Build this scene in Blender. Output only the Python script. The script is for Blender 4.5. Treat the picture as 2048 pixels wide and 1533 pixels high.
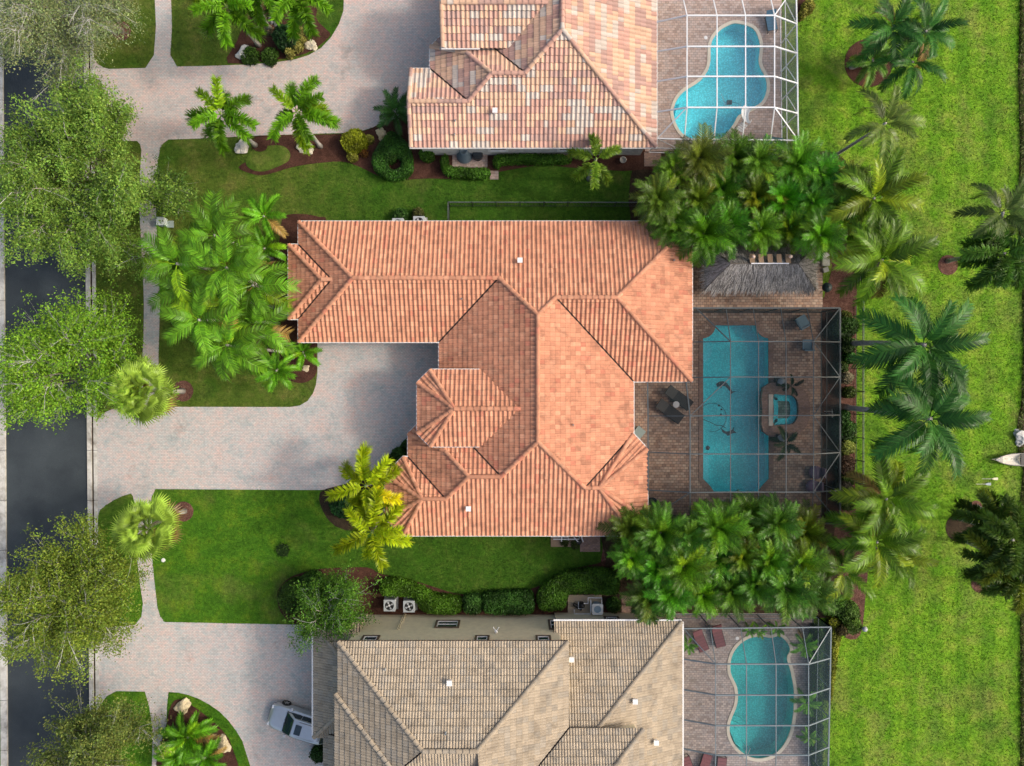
import bpy, math, random
import numpy as np
from mathutils import Vector, Matrix
from mathutils.geometry import tessellate_polygon
random.seed(7); RNG = np.random.default_rng(7)
R = math.radians
scene = bpy.context.scene
for o in list(bpy.data.objects): bpy.data.objects.remove(o)

# ---------------------------------------------------------------- camera
F = 1365.3      # focal length in photograph pixels (24 mm equivalent drone lens)
D = 50.57       # flying height in metres
cam_d = bpy.data.cameras.new('camera'); cam = bpy.data.objects.new('camera', cam_d)
scene.collection.objects.link(cam)
cam.location = (0, 0, D); cam_d.sensor_fit = 'HORIZONTAL'; cam_d.sensor_width = 36
cam_d.lens = 36 * F / 2048; cam_d.clip_end = 2000; cam_d.clip_start = 1
scene.camera = cam
# ---------------------------------------------------------------- sky and sun
SUN_EL = 38.0
w = bpy.data.worlds.new('World'); scene.world = w; w.use_nodes = True
nt = w.node_tree; nt.nodes.clear()
sky = nt.nodes.new('ShaderNodeTexSky'); sky.sky_type = 'NISHITA'; sky.sun_disc = False
sky.sun_elevation = R(SUN_EL); sky.sun_rotation = R(90)
sky.air_density = 1.0; sky.dust_density = 5.5; sky.ozone_density = 0.4
bg = nt.nodes.new('ShaderNodeBackground'); bg.inputs['Strength'].default_value = 0.15
wo = nt.nodes.new('ShaderNodeOutputWorld')
nt.links.new(sky.outputs[0], bg.inputs[0]); nt.links.new(bg.outputs[0], wo.inputs[0])
sl = bpy.data.lights.new('sun', 'SUN'); sl.energy = 1.15; sl.angle = R(6); sl.color = (1, .95, .87)
so = bpy.data.objects.new('sun', sl); scene.collection.objects.link(so)
so.rotation_euler = (0, R(90 - SUN_EL), 0)          # light travels towards -X: shadows fall to the left
so.location = (60, 0, 60)
scene.view_settings.view_transform = 'Standard'; scene.view_settings.look = 'None'
scene.view_settings.gamma = 1; scene.view_settings.exposure = 0.52
scene.view_settings.use_curve_mapping = False
scene.render.engine = 'CYCLES'
scene.cycles.max_bounces = 6; scene.cycles.transparent_max_bounces = 16

# ---------------------------------------------------------------- helpers
def W(px, py, z=0.0):
    """ground plan point that the photograph shows at pixel (px,py) when it lies at height z"""
    s = (D - z) / F
    return Vector(((px - 1024) * s, (766 - py) * s, z))
def W2(px, py, z=0.0):
    v = W(px, py, z); return (v.x, v.y)
def rnd(a, b): return random.uniform(a, b)
def srgb(r, g, b):
    f = lambda c: ((c / 255 + .055) / 1.055) ** 2.4 if c > 10 else c / 255 / 12.92
    return (f(r), f(g), f(b))

class MB:
    def __init__(s): s.v = []; s.f = []; s.t = []
    def add(s, vs, fs, t=(1, 1, 1)):
        n = len(s.v); s.v += [tuple(v) for v in vs]
        for f in fs: s.f.append([n + i for i in f]); s.t.append(t)
    def box(s, c, size, rz=0, t=(1, 1, 1), rx=0, ry=0):
        m = Matrix.Translation(Vector(c)) @ Matrix.Rotation(rz, 4, 'Z') @ Matrix.Rotation(ry, 4, 'Y') @ Matrix.Rotation(rx, 4, 'X')
        a, b, h = size[0] / 2, size[1] / 2, size[2] / 2
        vs = [m @ Vector((x * a, y * b, z * h)) for z in (-1, 1) for x, y in ((-1, -1), (1, -1), (1, 1), (-1, 1))]
        s.add(vs, [(3, 2, 1, 0), (4, 5, 6, 7), (0, 1, 5, 4), (1, 2, 6, 5), (2, 3, 7, 6), (3, 0, 4, 7)], t)
    def tube(s, pts, rad, n=6, t=(1, 1, 1), cap=True):
        pts = [Vector(p) for p in pts]
        if not hasattr(rad, '__len__'): rad = [rad] * len(pts)
        vs = []
        for i, p in enumerate(pts):
            d = (pts[min(i + 1, len(pts) - 1)] - pts[max(i - 1, 0)]).normalized()
            u = d.cross(Vector((0, 0, 1)))
            if u.length < .05: u = d.cross(Vector((1, 0, 0)))
            u.normalize(); v = d.cross(u)
            for k in range(n):
                a = 2 * math.pi * (k + .5) / n
                vs.append(p + (u * math.cos(a) + v * math.sin(a)) * rad[i])
        fs = []
        for i in range(len(pts) - 1):
            for k in range(n):
                a, b = i * n + k, i * n + (k + 1) % n
                fs.append((a, b, b + n, a + n))
        if cap: fs.append(tuple(range(n - 1, -1, -1))); fs.append(tuple((len(pts) - 1) * n + k for k in range(n)))
        s.add(vs, fs, t)
    def lathe(s, prof, c=(0, 0, 0), n=20, t=(1, 1, 1)):
        vs = []; fs = []; c = Vector(c)
        for r, z in prof:
            for k in range(n):
                a = 2 * math.pi * k / n
                vs.append(c + Vector((r * math.cos(a), r * math.sin(a), z)))
        for i in range(len(prof) - 1):
            for k in range(n):
                a, b = i * n + k, i * n + (k + 1) % n
                fs.append((a, b, b + n, a + n))
        fs.append(tuple((len(prof) - 1) * n + k for k in range(n)))
        s.add(vs, fs, t)
    def prism(s, poly, z0, z1, t=(1, 1, 1), top=True, bottom=False):
        n = len(poly)
        if area2(poly) < 0: poly = poly[::-1]
        vs = [(x, y, z0) for x, y in poly] + [(x, y, z1) for x, y in poly]
        fs = [(i, (i + 1) % n, n + (i + 1) % n, n + i) for i in range(n)]
        tri = tess([poly])
        if top: fs += [tuple(n + i for i in f) for f in tri]
        if bottom: fs += [tuple(reversed(f)) for f in tri]
        s.add(vs, fs, t)
    def mesh(s, name, mat, smooth=False):
        me = bpy.data.meshes.new(name); me.from_pydata(s.v, [], s.f)
        if mat: me.materials.append(mat)
        a = me.attributes.new('tint', 'FLOAT_COLOR', 'FACE')
        arr = np.ones((len(s.f), 4), 'f4'); arr[:, :3] = np.array(s.t, 'f4').reshape(-1, 3)
        a.data.foreach_set('color', arr.ravel())
        if smooth: me.polygons.foreach_set('use_smooth', [True] * len(s.f))
        me.update(); return me
    def build(s, name, mat, parent=None, smooth=False, loc=(0, 0, 0), rz=0, **k):
        return link(name, s.mesh(name, mat, smooth), parent, loc, (0, 0, rz), **k)

def quads_mesh(name, verts, tints, mat, nper=4):
    """verts (n,nper,3) numpy, tints (n,3)"""
    n = len(verts); me = bpy.data.meshes.new(name)
    me.vertices.add(n * nper); me.vertices.foreach_set('co', np.ascontiguousarray(verts, 'f4').ravel())
    me.loops.add(n * nper); me.loops.foreach_set('vertex_index', np.arange(n * nper, dtype='i4'))
    me.polygons.add(n); me.polygons.foreach_set('loop_start', np.arange(0, n * nper, nper, dtype='i4'))
    try: me.polygons.foreach_set('loop_total', np.full(n, nper, 'i4'))
    except Exception: pass
    me.materials.append(mat)
    a = me.attributes.new('tint', 'FLOAT_COLOR', 'FACE')
    arr = np.ones((n, 4), 'f4'); arr[:, :3] = tints; a.data.foreach_set('color', arr.ravel())
    me.update(); me.validate(); return me

def link(name, me, parent=None, loc=(0, 0, 0), rot=(0, 0, 0), label=None, cat=None, group=None, kind=None, color=None, scale=None):
    o = bpy.data.objects.new(name, me); scene.collection.objects.link(o)
    o.location = loc; o.rotation_euler = rot
    if parent: o.parent = parent
    if label: o['label'] = label
    if cat: o['category'] = cat
    if group: o['group'] = group
    if kind: o['kind'] = kind
    if color: o.color = (*color, 1)
    if scale: o.scale = scale if hasattr(scale, '__len__') else (scale,) * 3
    return o
def thing(name, label, cat, loc=(0, 0, 0), rz=0, group=None):
    return link(name, None, None, loc, (0, 0, rz), label=label, cat=cat, group=group)

def area2(p): return sum(p[i][0] * p[(i + 1) % len(p)][1] - p[(i + 1) % len(p)][0] * p[i][1] for i in range(len(p)))
def tess(loops):
    ls = [[Vector((x, y, 0)) for x, y in l] for l in loops]
    flat = [p for l in loops for p in l]
    out = []
    for t in tessellate_polygon(ls):
        a, b, c = [flat[i] for i in t]
        cr = (b[0] - a[0]) * (c[1] - a[1]) - (c[0] - a[0]) * (b[1] - a[1])
        if abs(cr) < 1e-10: continue
        out.append(tuple(t) if cr > 0 else (t[0], t[2], t[1]))
    return out
def offset(poly, d):
    """offset polygon outwards by d (scalar or per edge)"""
    n = len(poly); sg = 1 if area2(poly) > 0 else -1
    if not hasattr(d, '__len__'): d = [d] * n
    lines = []
    for i in range(n):
        x0, y0 = poly[i]; x1, y1 = poly[(i + 1) % n]
        dx, dy = x1 - x0, y1 - y0; l = math.hypot(dx, dy) or 1e-9
        nx, ny = sg * dy / l, -sg * dx / l
        lines.append((nx, ny, nx * x0 + ny * y0 + d[i]))
    out = []
    for i in range(n):
        a, b = lines[i - 1], lines[i]; det = a[0] * b[1] - a[1] * b[0]
        if abs(det) < 1e-3: out.append((poly[i][0] + b[0] * d[i], poly[i][1] + b[1] * d[i]))
        else: out.append(((a[2] * b[1] - a[1] * b[2]) / det, (a[0] * b[2] - a[2] * b[0]) / det))
    return out
def catmull(pts, closed=True, n=5):
    out = []; m = len(pts)
    for i in range(m if closed else m - 1):
        g = lambda k: np.array(pts[k % m] if closed else pts[min(max(k, 0), m - 1)], float)
        p0, p1, p2, p3 = g(i - 1), g(i), g(i + 1), g(i + 2)
        for k in range(n):
            t = k / n
            q = .5 * (2 * p1 + (p2 - p0) * t + (2 * p0 - 5 * p1 + 4 * p2 - p3) * t * t + (3 * p1 - p0 - 3 * p2 + p3) * t ** 3)
            out.append((float(q[0]), float(q[1])))
    if not closed: out.append(tuple(map(float, pts[-1])))
    return out
def inpoly(x, y, poly):
    c = False; n = len(poly); j = n - 1
    for i in range(n):
        xi, yi = poly[i]; xj, yj = poly[j]
        if (yi > y) != (yj > y) and x < (xj - xi) * (y - yi) / (yj - yi) + xi: c = not c
        j = i
    return c
def PX(pts, z=0.0): return [W2(x, y, z) for x, y in pts]
def sheet(name, poly, z, mat, holes=(), parent=None, **k):
    loops = [list(poly)] + [list(h) for h in holes]
    mb = MB(); mb.add([(x, y, z) for l in loops for x, y in l], tess(loops))
    return mb.build(name, mat, parent, **k)
def ring(name, inner, outer, z0, z1, mat, parent=None, **k):
    n = len(inner); mb = MB()
    vs = [(x, y, z1) for x, y in inner] + [(x, y, z1) for x, y in outer] + [(x, y, z0) for x, y in outer] + [(x, y, z0) for x, y in inner]
    fs = []
    for i in range(n):
        j = (i + 1) % n
        fs += [(i, n + i, n + j, j), (n + i, 2 * n + i, 2 * n + j, n + j), (3 * n + i, i, j, 3 * n + j)]
    mb.add(vs, fs); return mb.build(name, mat, parent, **k)

# ---------------------------------------------------------------- materials
class NT:
    def __init__(s, name):
        s.m = bpy.data.materials.new(name); s.m.use_nodes = True; s.t = s.m.node_tree; s.t.nodes.clear()
        s.out = s.n('ShaderNodeOutputMaterial')
    def n(s, typ, **k):
        nd = s.t.nodes.new(typ)
        for a, b in k.items():
            if a in nd.bl_rna.properties: setattr(nd, a, b)
            else: nd.inputs[a.replace('_', ' ')].default_value = b
        return nd
    def l(s, a, b): s.t.links.new(a, b)
    def pos(s):
        if not hasattr(s, '_p'): s._p = s.n('ShaderNodeNewGeometry').outputs['Position']
        return s._p
    def noise(s, scale, detail=4, rough=.55, vec=None, dist=0):
        nd = s.n('ShaderNodeTexNoise', Scale=scale, Detail=detail, Roughness=rough, Distortion=dist)
        s.l(vec or s.pos(), nd.inputs['Vector']); return nd.outputs['Fac']
    def ramp(s, fac, stops):
        nd = s.n('ShaderNodeValToRGB'); e = nd.color_ramp.elements
        while len(e) < len(stops): e.new(.5)
        for i, (p, c) in enumerate(stops): e[i].position = p; e[i].color = (*c, 1) if len(c) == 3 else c
        s.l(fac, nd.inputs[0]); return nd.outputs[0]
    def mix(s, a, b, fac, mode='MIX'):
        nd = s.n('ShaderNodeMix', data_type='RGBA', blend_type=mode)
        for v, i in ((fac, 0), (a, 6), (b, 7)):
            if hasattr(v, 'is_output') or isinstance(v, bpy.types.NodeSocket): s.l(v, nd.inputs[i])
            else: nd.inputs[i].default_value = v if i == 0 else ((*v, 1) if len(v) == 3 else v)
        return nd.outputs[2]
    def math(s, op, a, b=0.5):
        nd = s.n('ShaderNodeMath', operation=op)
        for i, v in enumerate((a, b)):
            if isinstance(v, bpy.types.NodeSocket): s.l(v, nd.inputs[i])
            else: nd.inputs[i].default_value = v
        return nd.outputs[0]
    def maprange(s, v, a, b, c=0., d=1.):
        nd = s.n('ShaderNodeMapRange'); s.l(v, nd.inputs[0])
        for i, q in enumerate((a, b, c, d)): nd.inputs[i + 1].default_value = q
        return nd.outputs[0]
    def bump(s, h, strength=.5, dist=.05):
        nd = s.n('ShaderNodeBump', Strength=strength, Distance=dist); s.l(h, nd.inputs['Height']); return nd.outputs[0]
    def bsdf(s, col, rough=.7, normal=None, metal=0., spec=.5):
        nd = s.n('ShaderNodeBsdfPrincipled', Metallic=metal)
        nd.inputs['Specular IOR Level'].default_value = spec
        for v, i in ((col, 'Base Color'), (rough, 'Roughness')):
            if isinstance(v, bpy.types.NodeSocket): s.l(v, nd.inputs[i])
            else: nd.inputs[i].default_value = v if i == 'Roughness' else (*v, 1)
        if normal: s.l(normal, nd.inputs['Normal'])
        return nd.outputs[0]
    def done(s, sh): s.l(sh, s.out.inputs[0]); return s.m
    def tint(s):
        a = s.n('ShaderNodeAttribute', attribute_name='tint').outputs['Color']
        o = s.n('ShaderNodeObjectInfo').outputs['Color']
        return s.mix(a, o, 1.0, 'MULTIPLY')

def plain(name, col, rough=.6, metal=0., var=.18, scale=3.0, bump=.0, spec=.5):
    n = NT(name); f = n.noise(scale, 5)
    lo = tuple(c * (1 - var) for c in col); hi = tuple(min(1, c * (1 + var)) for c in col)
    c = n.ramp(f, [(.3, lo), (.7, hi)])
    return n.done(n.bsdf(c, rough, n.bump(n.noise(scale * 8, 3), bump, .02) if bump else None, metal, spec))
def tinted(name, rough=.7, var=.2, scale=6., transl=0., grime=None, bump=0., spec=.4):
    n = NT(name); c = n.tint()
    f = n.ramp(n.noise(scale, 4), [(.25, (1 - var,) * 3), (.75, (1 + var,) * 3)])
    c = n.mix(c, f, 1.0, 'MULTIPLY')
    if grime:
        g = n.ramp(n.noise(grime[0], 6, .65, dist=.4), [(grime[1], (0, 0, 0)), (grime[2], (1, 1, 1))])
        c = n.mix(c, grime[3], n.math('MULTIPLY', g, grime[4]))
    sh = n.bsdf(c, rough, n.bump(n.noise(scale * 6, 3), bump, .02) if bump else None, spec=spec)
    if transl:
        tr = n.n('ShaderNodeBsdfTranslucent'); n.l(c, tr.inputs[0])
        mx = n.n('ShaderNodeMixShader', Fac=transl); n.l(sh, mx.inputs[1]); n.l(tr.outputs[0], mx.inputs[2]); sh = mx.outputs[0]
    return n.done(sh)

def grass_mat():
    n = NT('grass'); sep = n.n('ShaderNodeSeparateXYZ'); n.l(n.pos(), sep.inputs[0]); X, Y = sep.outputs[0], sep.outputs[1]
    big = n.noise(.16, 4, .6); mid = n.noise(.7, 5, .65); fine = n.noise(3.6, 6, .9); blade = n.noise(11, 4, .9)
    front = n.ramp(mid, [(.3, (.05, .095, .012)), (.5, (.085, .14, .018)), (.7, (.15, .165, .04))])
    side = n.ramp(mid, [(.28, (.026, .082, .006)), (.5, (.045, .115, .009)), (.75, (.085, .14, .02))])
    back = n.ramp(mid, [(.28, (.085, .225, .01)), (.5, (.14, .3, .014)), (.75, (.25, .33, .045))])
    wob = n.math('MULTIPLY', n.math('SUBTRACT', big, .5), 12.)
    fx = n.maprange(n.math('ADD', X, wob), -17., -11.); bx = n.maprange(n.math('ADD', X, wob), 17., 23.)
    lush = n.ramp(mid, [(.28, (.04, .12, .008)), (.5, (.065, .175, .01)), (.72, (.14, .235, .015))])
    front = n.mix(lush, front, n.maprange(n.math('ADD', Y, wob), -10., -3.))
    wv = n.n('ShaderNodeTexWave', wave_type='BANDS', bands_direction='X', Scale=.16, Distortion=1.2, Detail=2.); n.l(n.pos(), wv.inputs['Vector'])
    back = n.mix(back, n.ramp(wv.outputs['Fac'], [(.3, (.84, .9, .8)), (.7, (1.12, 1.06, 1.1))]), 1., 'MULTIPLY')
    back = n.mix(back, (.24, .25, .07), n.ramp(n.noise(.28, 6, .7, dist=.6), [(.5, (0, 0, 0)), (.72, (.75, .75, .75))]))
    c = n.mix(front, side, fx); c = n.mix(c, back, bx)
    c = n.mix(c, n.tint(), 1., 'MULTIPLY')
    c = n.mix(c, n.mix(c, (.2, .17, .06), .55), n.ramp(big, [(.56, (0, 0, 0)), (.72, (1, 1, 1))]))
    c = n.mix(c, n.mix(c, (.045, .15, .008), .5), n.ramp(n.noise(.33, 4, .6, dist=.5), [(.52, (0, 0, 0)), (.66, (1, 1, 1))]))
    c = n.mix(c, n.ramp(fine, [(.3, (.42, .46, .45)), (.7, (1.55, 1.5, 1.4))]), 1., 'MULTIPLY')
    c = n.mix(c, n.ramp(blade, [(.3, (.6, .62, .6)), (.7, (1.4, 1.38, 1.35))]), 1., 'MULTIPLY')
    return n.done(n.bsdf(c, .85, n.bump(n.math('ADD', fine, blade), .6, .06), spec=.15))

def paver_mat(name, cols, bw, bh, mortar, rot=0., patch=None, off=.5):
    n = NT(name); mp = n.n('ShaderNodeMapping'); mp.inputs['Rotation'].default_value = (0, 0, rot); n.l(n.pos(), mp.inputs[0])
    br = n.n('ShaderNodeTexBrick', offset=off); br.inputs['Scale'].default_value = 1.
    br.inputs['Brick Width'].default_value = bw; br.inputs['Row Height'].default_value = bh
    br.inputs['Mortar Size'].default_value = min(bw, bh) * .07; br.inputs['Mortar Smooth'].default_value = .3
    br.inputs['Color1'].default_value = (0, 0, 0, 1); br.inputs['Color2'].default_value = (1, 1, 1, 1); br.inputs['Mortar'].default_value = (.5, .5, .5, 1)
    n.l(mp.outputs[0], br.inputs['Vector'])
    k = len(cols); c = n.ramp(br.outputs['Color'], [(.08 + .84 * i / (k - 1), q) for i, q in enumerate(cols)])
    pt = n.noise(.8, 6, .7, dist=.3)
    if patch: c = n.mix(c, n.ramp(pt, [(.3, patch[0]), (.5, (1, 1, 1)), (.7, patch[1])]), 1., 'MULTIPLY')
    c = n.mix(c, n.ramp(n.noise(7, 4), [(.3, (.86,) * 3), (.7, (1.12,) * 3)]), 1., 'MULTIPLY')
    c = n.mix(c, n.mix(c, (.07, .065, .055), .6), n.ramp(n.noise(.35, 6, .7), [(.58, (0, 0, 0)), (.8, (1, 1, 1))]))
    c = n.mix(c, mortar, br.outputs['Fac'])
    h = n.math('SUBTRACT', 1., br.outputs['Fac'])
    return n.done(n.bsdf(c, .8, n.bump(h, .5, .012), spec=.25))

def water_mat(name, tintc, rip=4., strength=.35):
    n = NT(name); tr = n.n('ShaderNodeBsdfTransparent'); tr.inputs[0].default_value = (*tintc, 1)
    wv = n.math('ADD', n.noise(rip, 3, .6, dist=.8), n.math('MULTIPLY', n.noise(rip * 2.7, 2, .6, dist=.5), .5))
    nb = n.bump(wv, strength, .08)
    gl = n.n('ShaderNodeBsdfGlossy', Roughness=.06); n.l(nb, gl.inputs['Normal'])
    mx = n.n('ShaderNodeMixShader', Fac=.06); n.l(tr.outputs[0], mx.inputs[1]); n.l(gl.outputs[0], mx.inputs[2])
    return n.done(mx.outputs[0])
def screen_mat(name, col, opac):
    n = NT(name); tr = n.n('ShaderNodeBsdfTransparent'); di = n.n('ShaderNodeBsdfDiffuse'); di.inputs[0].default_value = (*col, 1)
    mx = n.n('ShaderNodeMixShader', Fac=opac); n.l(tr.outputs[0], mx.inputs[1]); n.l(di.outputs[0], mx.inputs[2])
    return n.done(mx.outputs[0])
def sparkle_plaster_mat(name, a, b):
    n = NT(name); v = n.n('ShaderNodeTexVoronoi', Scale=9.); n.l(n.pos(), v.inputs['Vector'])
    c = n.mix(n.ramp(n.noise(.5, 4), [(.3, a), (.7, b)]), n.ramp(v.outputs['Distance'], [(.0, (1.3,) * 3), (.6, (.8,) * 3)]), 1., 'MULTIPLY')  # light and dark Voronoi cells paint caustic-like sparkle into the basin colour
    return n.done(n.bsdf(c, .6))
def mulch_mat(name, a, b):
    n = NT(name); f = n.noise(8, 6, .95, dist=1.2); g = n.noise(1.2, 4)
    c = n.ramp(f, [(.3, tuple(x * .3 for x in a)), (.5, a), (.72, b)])
    c = n.mix(c, n.ramp(g, [(.3, (.65,) * 3), (.7, (1.25,) * 3)]), 1., 'MULTIPLY')
    return n.done(n.bsdf(c, .9, n.bump(f, .9, .06), spec=.1))
def asphalt_mat():
    n = NT('asphalt'); f = n.noise(40, 3, .8); g = n.noise(.25, 5, .6); 
    c = n.ramp(f, [(.3, (.024, .031, .035)), (.62, (.045, .055, .062)), (.8, (.14, .145, .14))])
    c = n.mix(c, n.ramp(g, [(.3, (.75, .78, .8)), (.7, (1.5, 1.5, 1.45))]), 1., 'MULTIPLY')
    deb = n.ramp(n.noise(11, 2, .8), [(.66, (0, 0, 0)), (.72, (1, 1, 1))])
    c = n.mix(c, (.16, .13, .07), n.math('MULTIPLY', deb, n.ramp(n.noise(.5, 3), [(.45, (0, 0, 0)), (.7, (.8,) * 3)])))
    return n.done(n.bsdf(c, .85, n.bump(f, .4, .01), spec=.3))
def concrete_mat():
    n = NT('kerb_concrete'); c = n.ramp(n.noise(1.5, 6, .7), [(.3, (.36, .33, .27)), (.55, (.6, .58, .52)), (.8, (.7, .68, .63))])
    st = n.ramp(n.noise(.45, 6, .75, dist=.5), [(.52, (0, 0, 0)), (.7, (1, 1, 1))])
    c = n.mix(c, (.09, .07, .05), n.math('MULTIPLY', st, .7))
    return n.done(n.bsdf(c, .9))

M = {}
M['grass'] = grass_mat()
M['drive'] = paver_mat('driveway_pavers', [(.47, .47, .45), (.54, .5, .465), (.57, .49, .445), (.59, .55, .505), (.5, .51, .49), (.59, .5, .46)], .22, .11, (.27, .25, .23), 0, ((.7, .83, .86), (1.13, .95, .9)))
M['drive_pink'] = paver_mat('driveway_pavers_pink', [(.5, .46, .43), (.56, .49, .45), (.6, .48, .43), (.61, .53, .475), (.5, .49, .47), (.62, .49, .44)], .22, .11, (.28, .24, .22), 0, ((.76, .84, .86), (1.12, .96, .91)))
M['deck_main'] = paver_mat('deck_pavers_brown', [(.3, .2, .15), (.44, .29, .21), (.5, .34, .25), (.36, .26, .21), (.54, .4, .3)], .3, .2, (.11, .085, .07), 0, ((.8, .82, .85), (1.1, 1.02, .95)))
M['deck_top'] = paver_mat('deck_pavers_pink', [(.34, .25, .21), (.44, .33, .28), (.5, .39, .34), (.4, .33, .3)], .28, .18, (.2, .17, .15), 0, ((.88, .88, .9), (1.05, 1., .98)))
M['deck_bot'] = paver_mat('deck_pavers_grey', [(.3, .25, .23), (.42, .35, .32), (.38, .34, .33), (.48, .4, .36)], .26, .16, (.17, .15, .14), 0, ((.88, .88, .9), (1.05, 1., .98)))
M['brick'] = paver_mat('patio_bricks', [(.25, .16, .12), (.36, .23, .17), (.3, .2, .17)], .22, .11, (.12, .1, .09))
M['mulch'] = mulch_mat('mulch_dark', (.075, .034, .024), (.16, .08, .055))
M['mulch_red'] = mulch_mat('mulch_red', (.12, .055, .04), (.36, .22, .17))
M['soil'] = mulch_mat('leaf_litter', (.045, .032, .02), (.12, .085, .05))
M['asphalt'] = asphalt_mat(); M['concrete'] = concrete_mat()
M['tile'] = tinted('roof_tile', .8, .1, 5., grime=(1.3, .5, .74, (.19, .1, .065), .6), spec=.2)
M['tile_var'] = tinted('roof_tile_blend', .8, .08, 5., grime=(1.1, .6, .85, (.2, .13, .1), .35), spec=.2)
M['tile_tan'] = tinted('roof_tile_tan', .85, .1, 5., grime=(1.1, .5, .78, (.1, .08, .06), .6), spec=.2)
M['under'] = plain('roof_underlay', (.05, .035, .03), .9)
M['leaf'] = tinted('leaf', .5, .25, 1.6, transl=.25, spec=.2)
M['frond'] = tinted('palm_frond', .36, .25, 1.3, transl=.18, spec=.2)
M['bark'] = tinted('bark', .9, .25, 7., bump=.6, spec=.1)
M['palmbark'] = tinted('palm_bark', .9, .3, 5., bump=.5, spec=.1)
M['stucco_w'] = plain('stucco_white', (.62, .6, .54), .9, bump=.2)
M['stucco_c'] = plain('stucco_cream', (.7, .62, .42), .9, var=.08, bump=.25)
M['stucco_p'] = plain('stucco_peach', (.55, .42, .3), .9, bump=.2)
M['white'] = plain('white_paint', (.78, .77, .74), .45, var=.06)
M['trimbrown'] = plain('brown_trim', (.1, .07, .05), .6)
M['glass'] = plain('window_glass', (.018, .035, .045), .08, var=.1, spec=.8)
M['alum_w'] = plain('white_aluminium', (.74, .75, .76), .4, var=.05)
M['alum_d'] = plain('bronze_aluminium', (.06, .075, .08), .45, var=.1)
M['alum_g'] = plain('grey_aluminium', (.15, .19, .21), .45, var=.1)
M['black'] = plain('black_metal', (.02, .022, .024), .45)
M['screen_d'] = screen_mat('screen_dark', (.02, .034, .037), .34)
M['wall_d'] = screen_mat('wall_screen_dark', (.014, .022, .024), .62); M['wall_w'] = screen_mat('wall_screen_light', (.16, .18, .19), .4); M['wall_g'] = screen_mat('wall_screen_grey', (.05, .07, .08), .45)
M['screen_w'] = screen_mat('screen_light', (.2, .22, .23), .1)
M['screen_g'] = screen_mat('screen_grey', (.05, .08, .095), .24)
M['water'] = water_mat('pool_water', (.62, .98, 1.), 2.2, .5)
M['water_b'] = water_mat('pool_water_green', (.6, .97, .96), 2.0, .4)
M['plaster'] = sparkle_plaster_mat('pool_plaster', (.2, .74, .84), (.3, .84, .92))
M['plaster_m'] = sparkle_plaster_mat('sparkle_plaster', (.1, .72, .78), (.15, .84, .9))
M['plaster_b'] = sparkle_plaster_mat('pool_plaster_green', (.1, .52, .52), (.14, .6, .6))
M['coping'] = plain('cream_coping', (.6, .55, .45), .8, var=.1)
M['lake'] = plain('lake_water', (.02, .03, .022), .12, spec=.6)
M['tint'] = tinted('painted', .5, .08, 4.)
M['stone'] = tinted('limestone', .9, .35, 3., bump=.8, grime=(3., .5, .8, (.16, .12, .07), .6))
M['thatch'] = tinted('thatch', .95, .25, 9., spec=.1)
M['wood'] = plain('weathered_wood', (.26, .17, .1), .8)
M['carpaint'] = plain('silver_paint', (.55, .58, .6), .28, metal=.6, var=.03)
M['rubber'] = plain('rubber', (.015, .015, .015), .8)
M['chrome'] = plain('alloy', (.6, .6, .62), .3, metal=.8, var=.05)
M['galv'] = plain('grey_metal', (.42, .45, .46), .45, var=.08)
M['mosaic'] = plain('mosaic', (.008, .02, .035), .5, var=.5, scale=6)

# ================================================================ ground, road, drives
POOL_TOP = catmull(PX([(1474,47),(1507,58),(1520,89),(1518,127),(1532,158),(1533,183),(1522,206),(1494,222),(1476,233),(1467,249),(1447,274),(1420,285),(1382,279),(1358,261),(1346,230),(1350,206),(1366,184),(1400,161),(1418,132),(1421,89),(1434,66),(1453,52)]), True, 4)
POOL_BOT = catmull(PX([(1462,1314),(1475,1291),(1498,1275),(1523,1272),(1541,1274),(1559,1271),(1574,1284),(1580,1299),(1574,1316),(1581,1341),(1588,1382),(1586,1434),(1576,1474),(1555,1503),(1526,1516),(1497,1513),(1472,1494),(1459,1468),(1460,1442),(1473,1407),(1473,1375),(1460,1344)]), True, 4)
def arc(cx, cy, r, a0, a1, n=6): return [(cx + r * math.cos(R(a0 + (a1 - a0) * i / n)), cy + r * math.sin(R(a0 + (a1 - a0) * i / n))) for i in range(n + 1)]
POOL_MAIN = PX([(1428,650),(1511,650)] + arc(1538,649,27,176,92)[0:] + [(1538,958)] + [(1524,972),(1516,984),(1427,984),(1419,972),(1405,958)] + [(1405,677)] + arc(1404,650,26,86,4))
SPA = PX([(1543,787),(1587,787),(1596,797),(1601,818),(1596,841),(1587,852),(1543,852)])
pools = [POOL_TOP, POOL_BOT, POOL_MAIN]
def rx(y): return 168 + 13 * y / 1533
KR = 18
shore = PX([(2038,-900),(2040,0),(2036,150),(2040,300),(2035,420),(2044,560),(2046,700),(2043,800),(2034,850),(2036,900),(2046,940),(2040,1000),(2046,1100),(2040,1250),(2042,1400),(2040,1533),(2046,2600)])
gp = [W2(rx(-900) + KR, -900)] + shore + [W2(rx(2600) + KR, 2600)]
ground = sheet('ground', gp, 0.0, M['grass'], [offset(p, .12) for p in pools], kind='structure')
lx = lambda y: 4 + 10 * y / 1533
sheet('verge', [W2(-6000, -900), W2(lx(-900) - 11, -900), W2(lx(2600) - 11, 2600), W2(-6000, 2600)], 0.0, M['grass'], kind='structure')
sheet('road', [W2(lx(-900), -900), W2(rx(-900), -900), W2(rx(2600), 2600), W2(lx(2600), 2600)], -.08, M['asphalt'], kind='structure')
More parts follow.
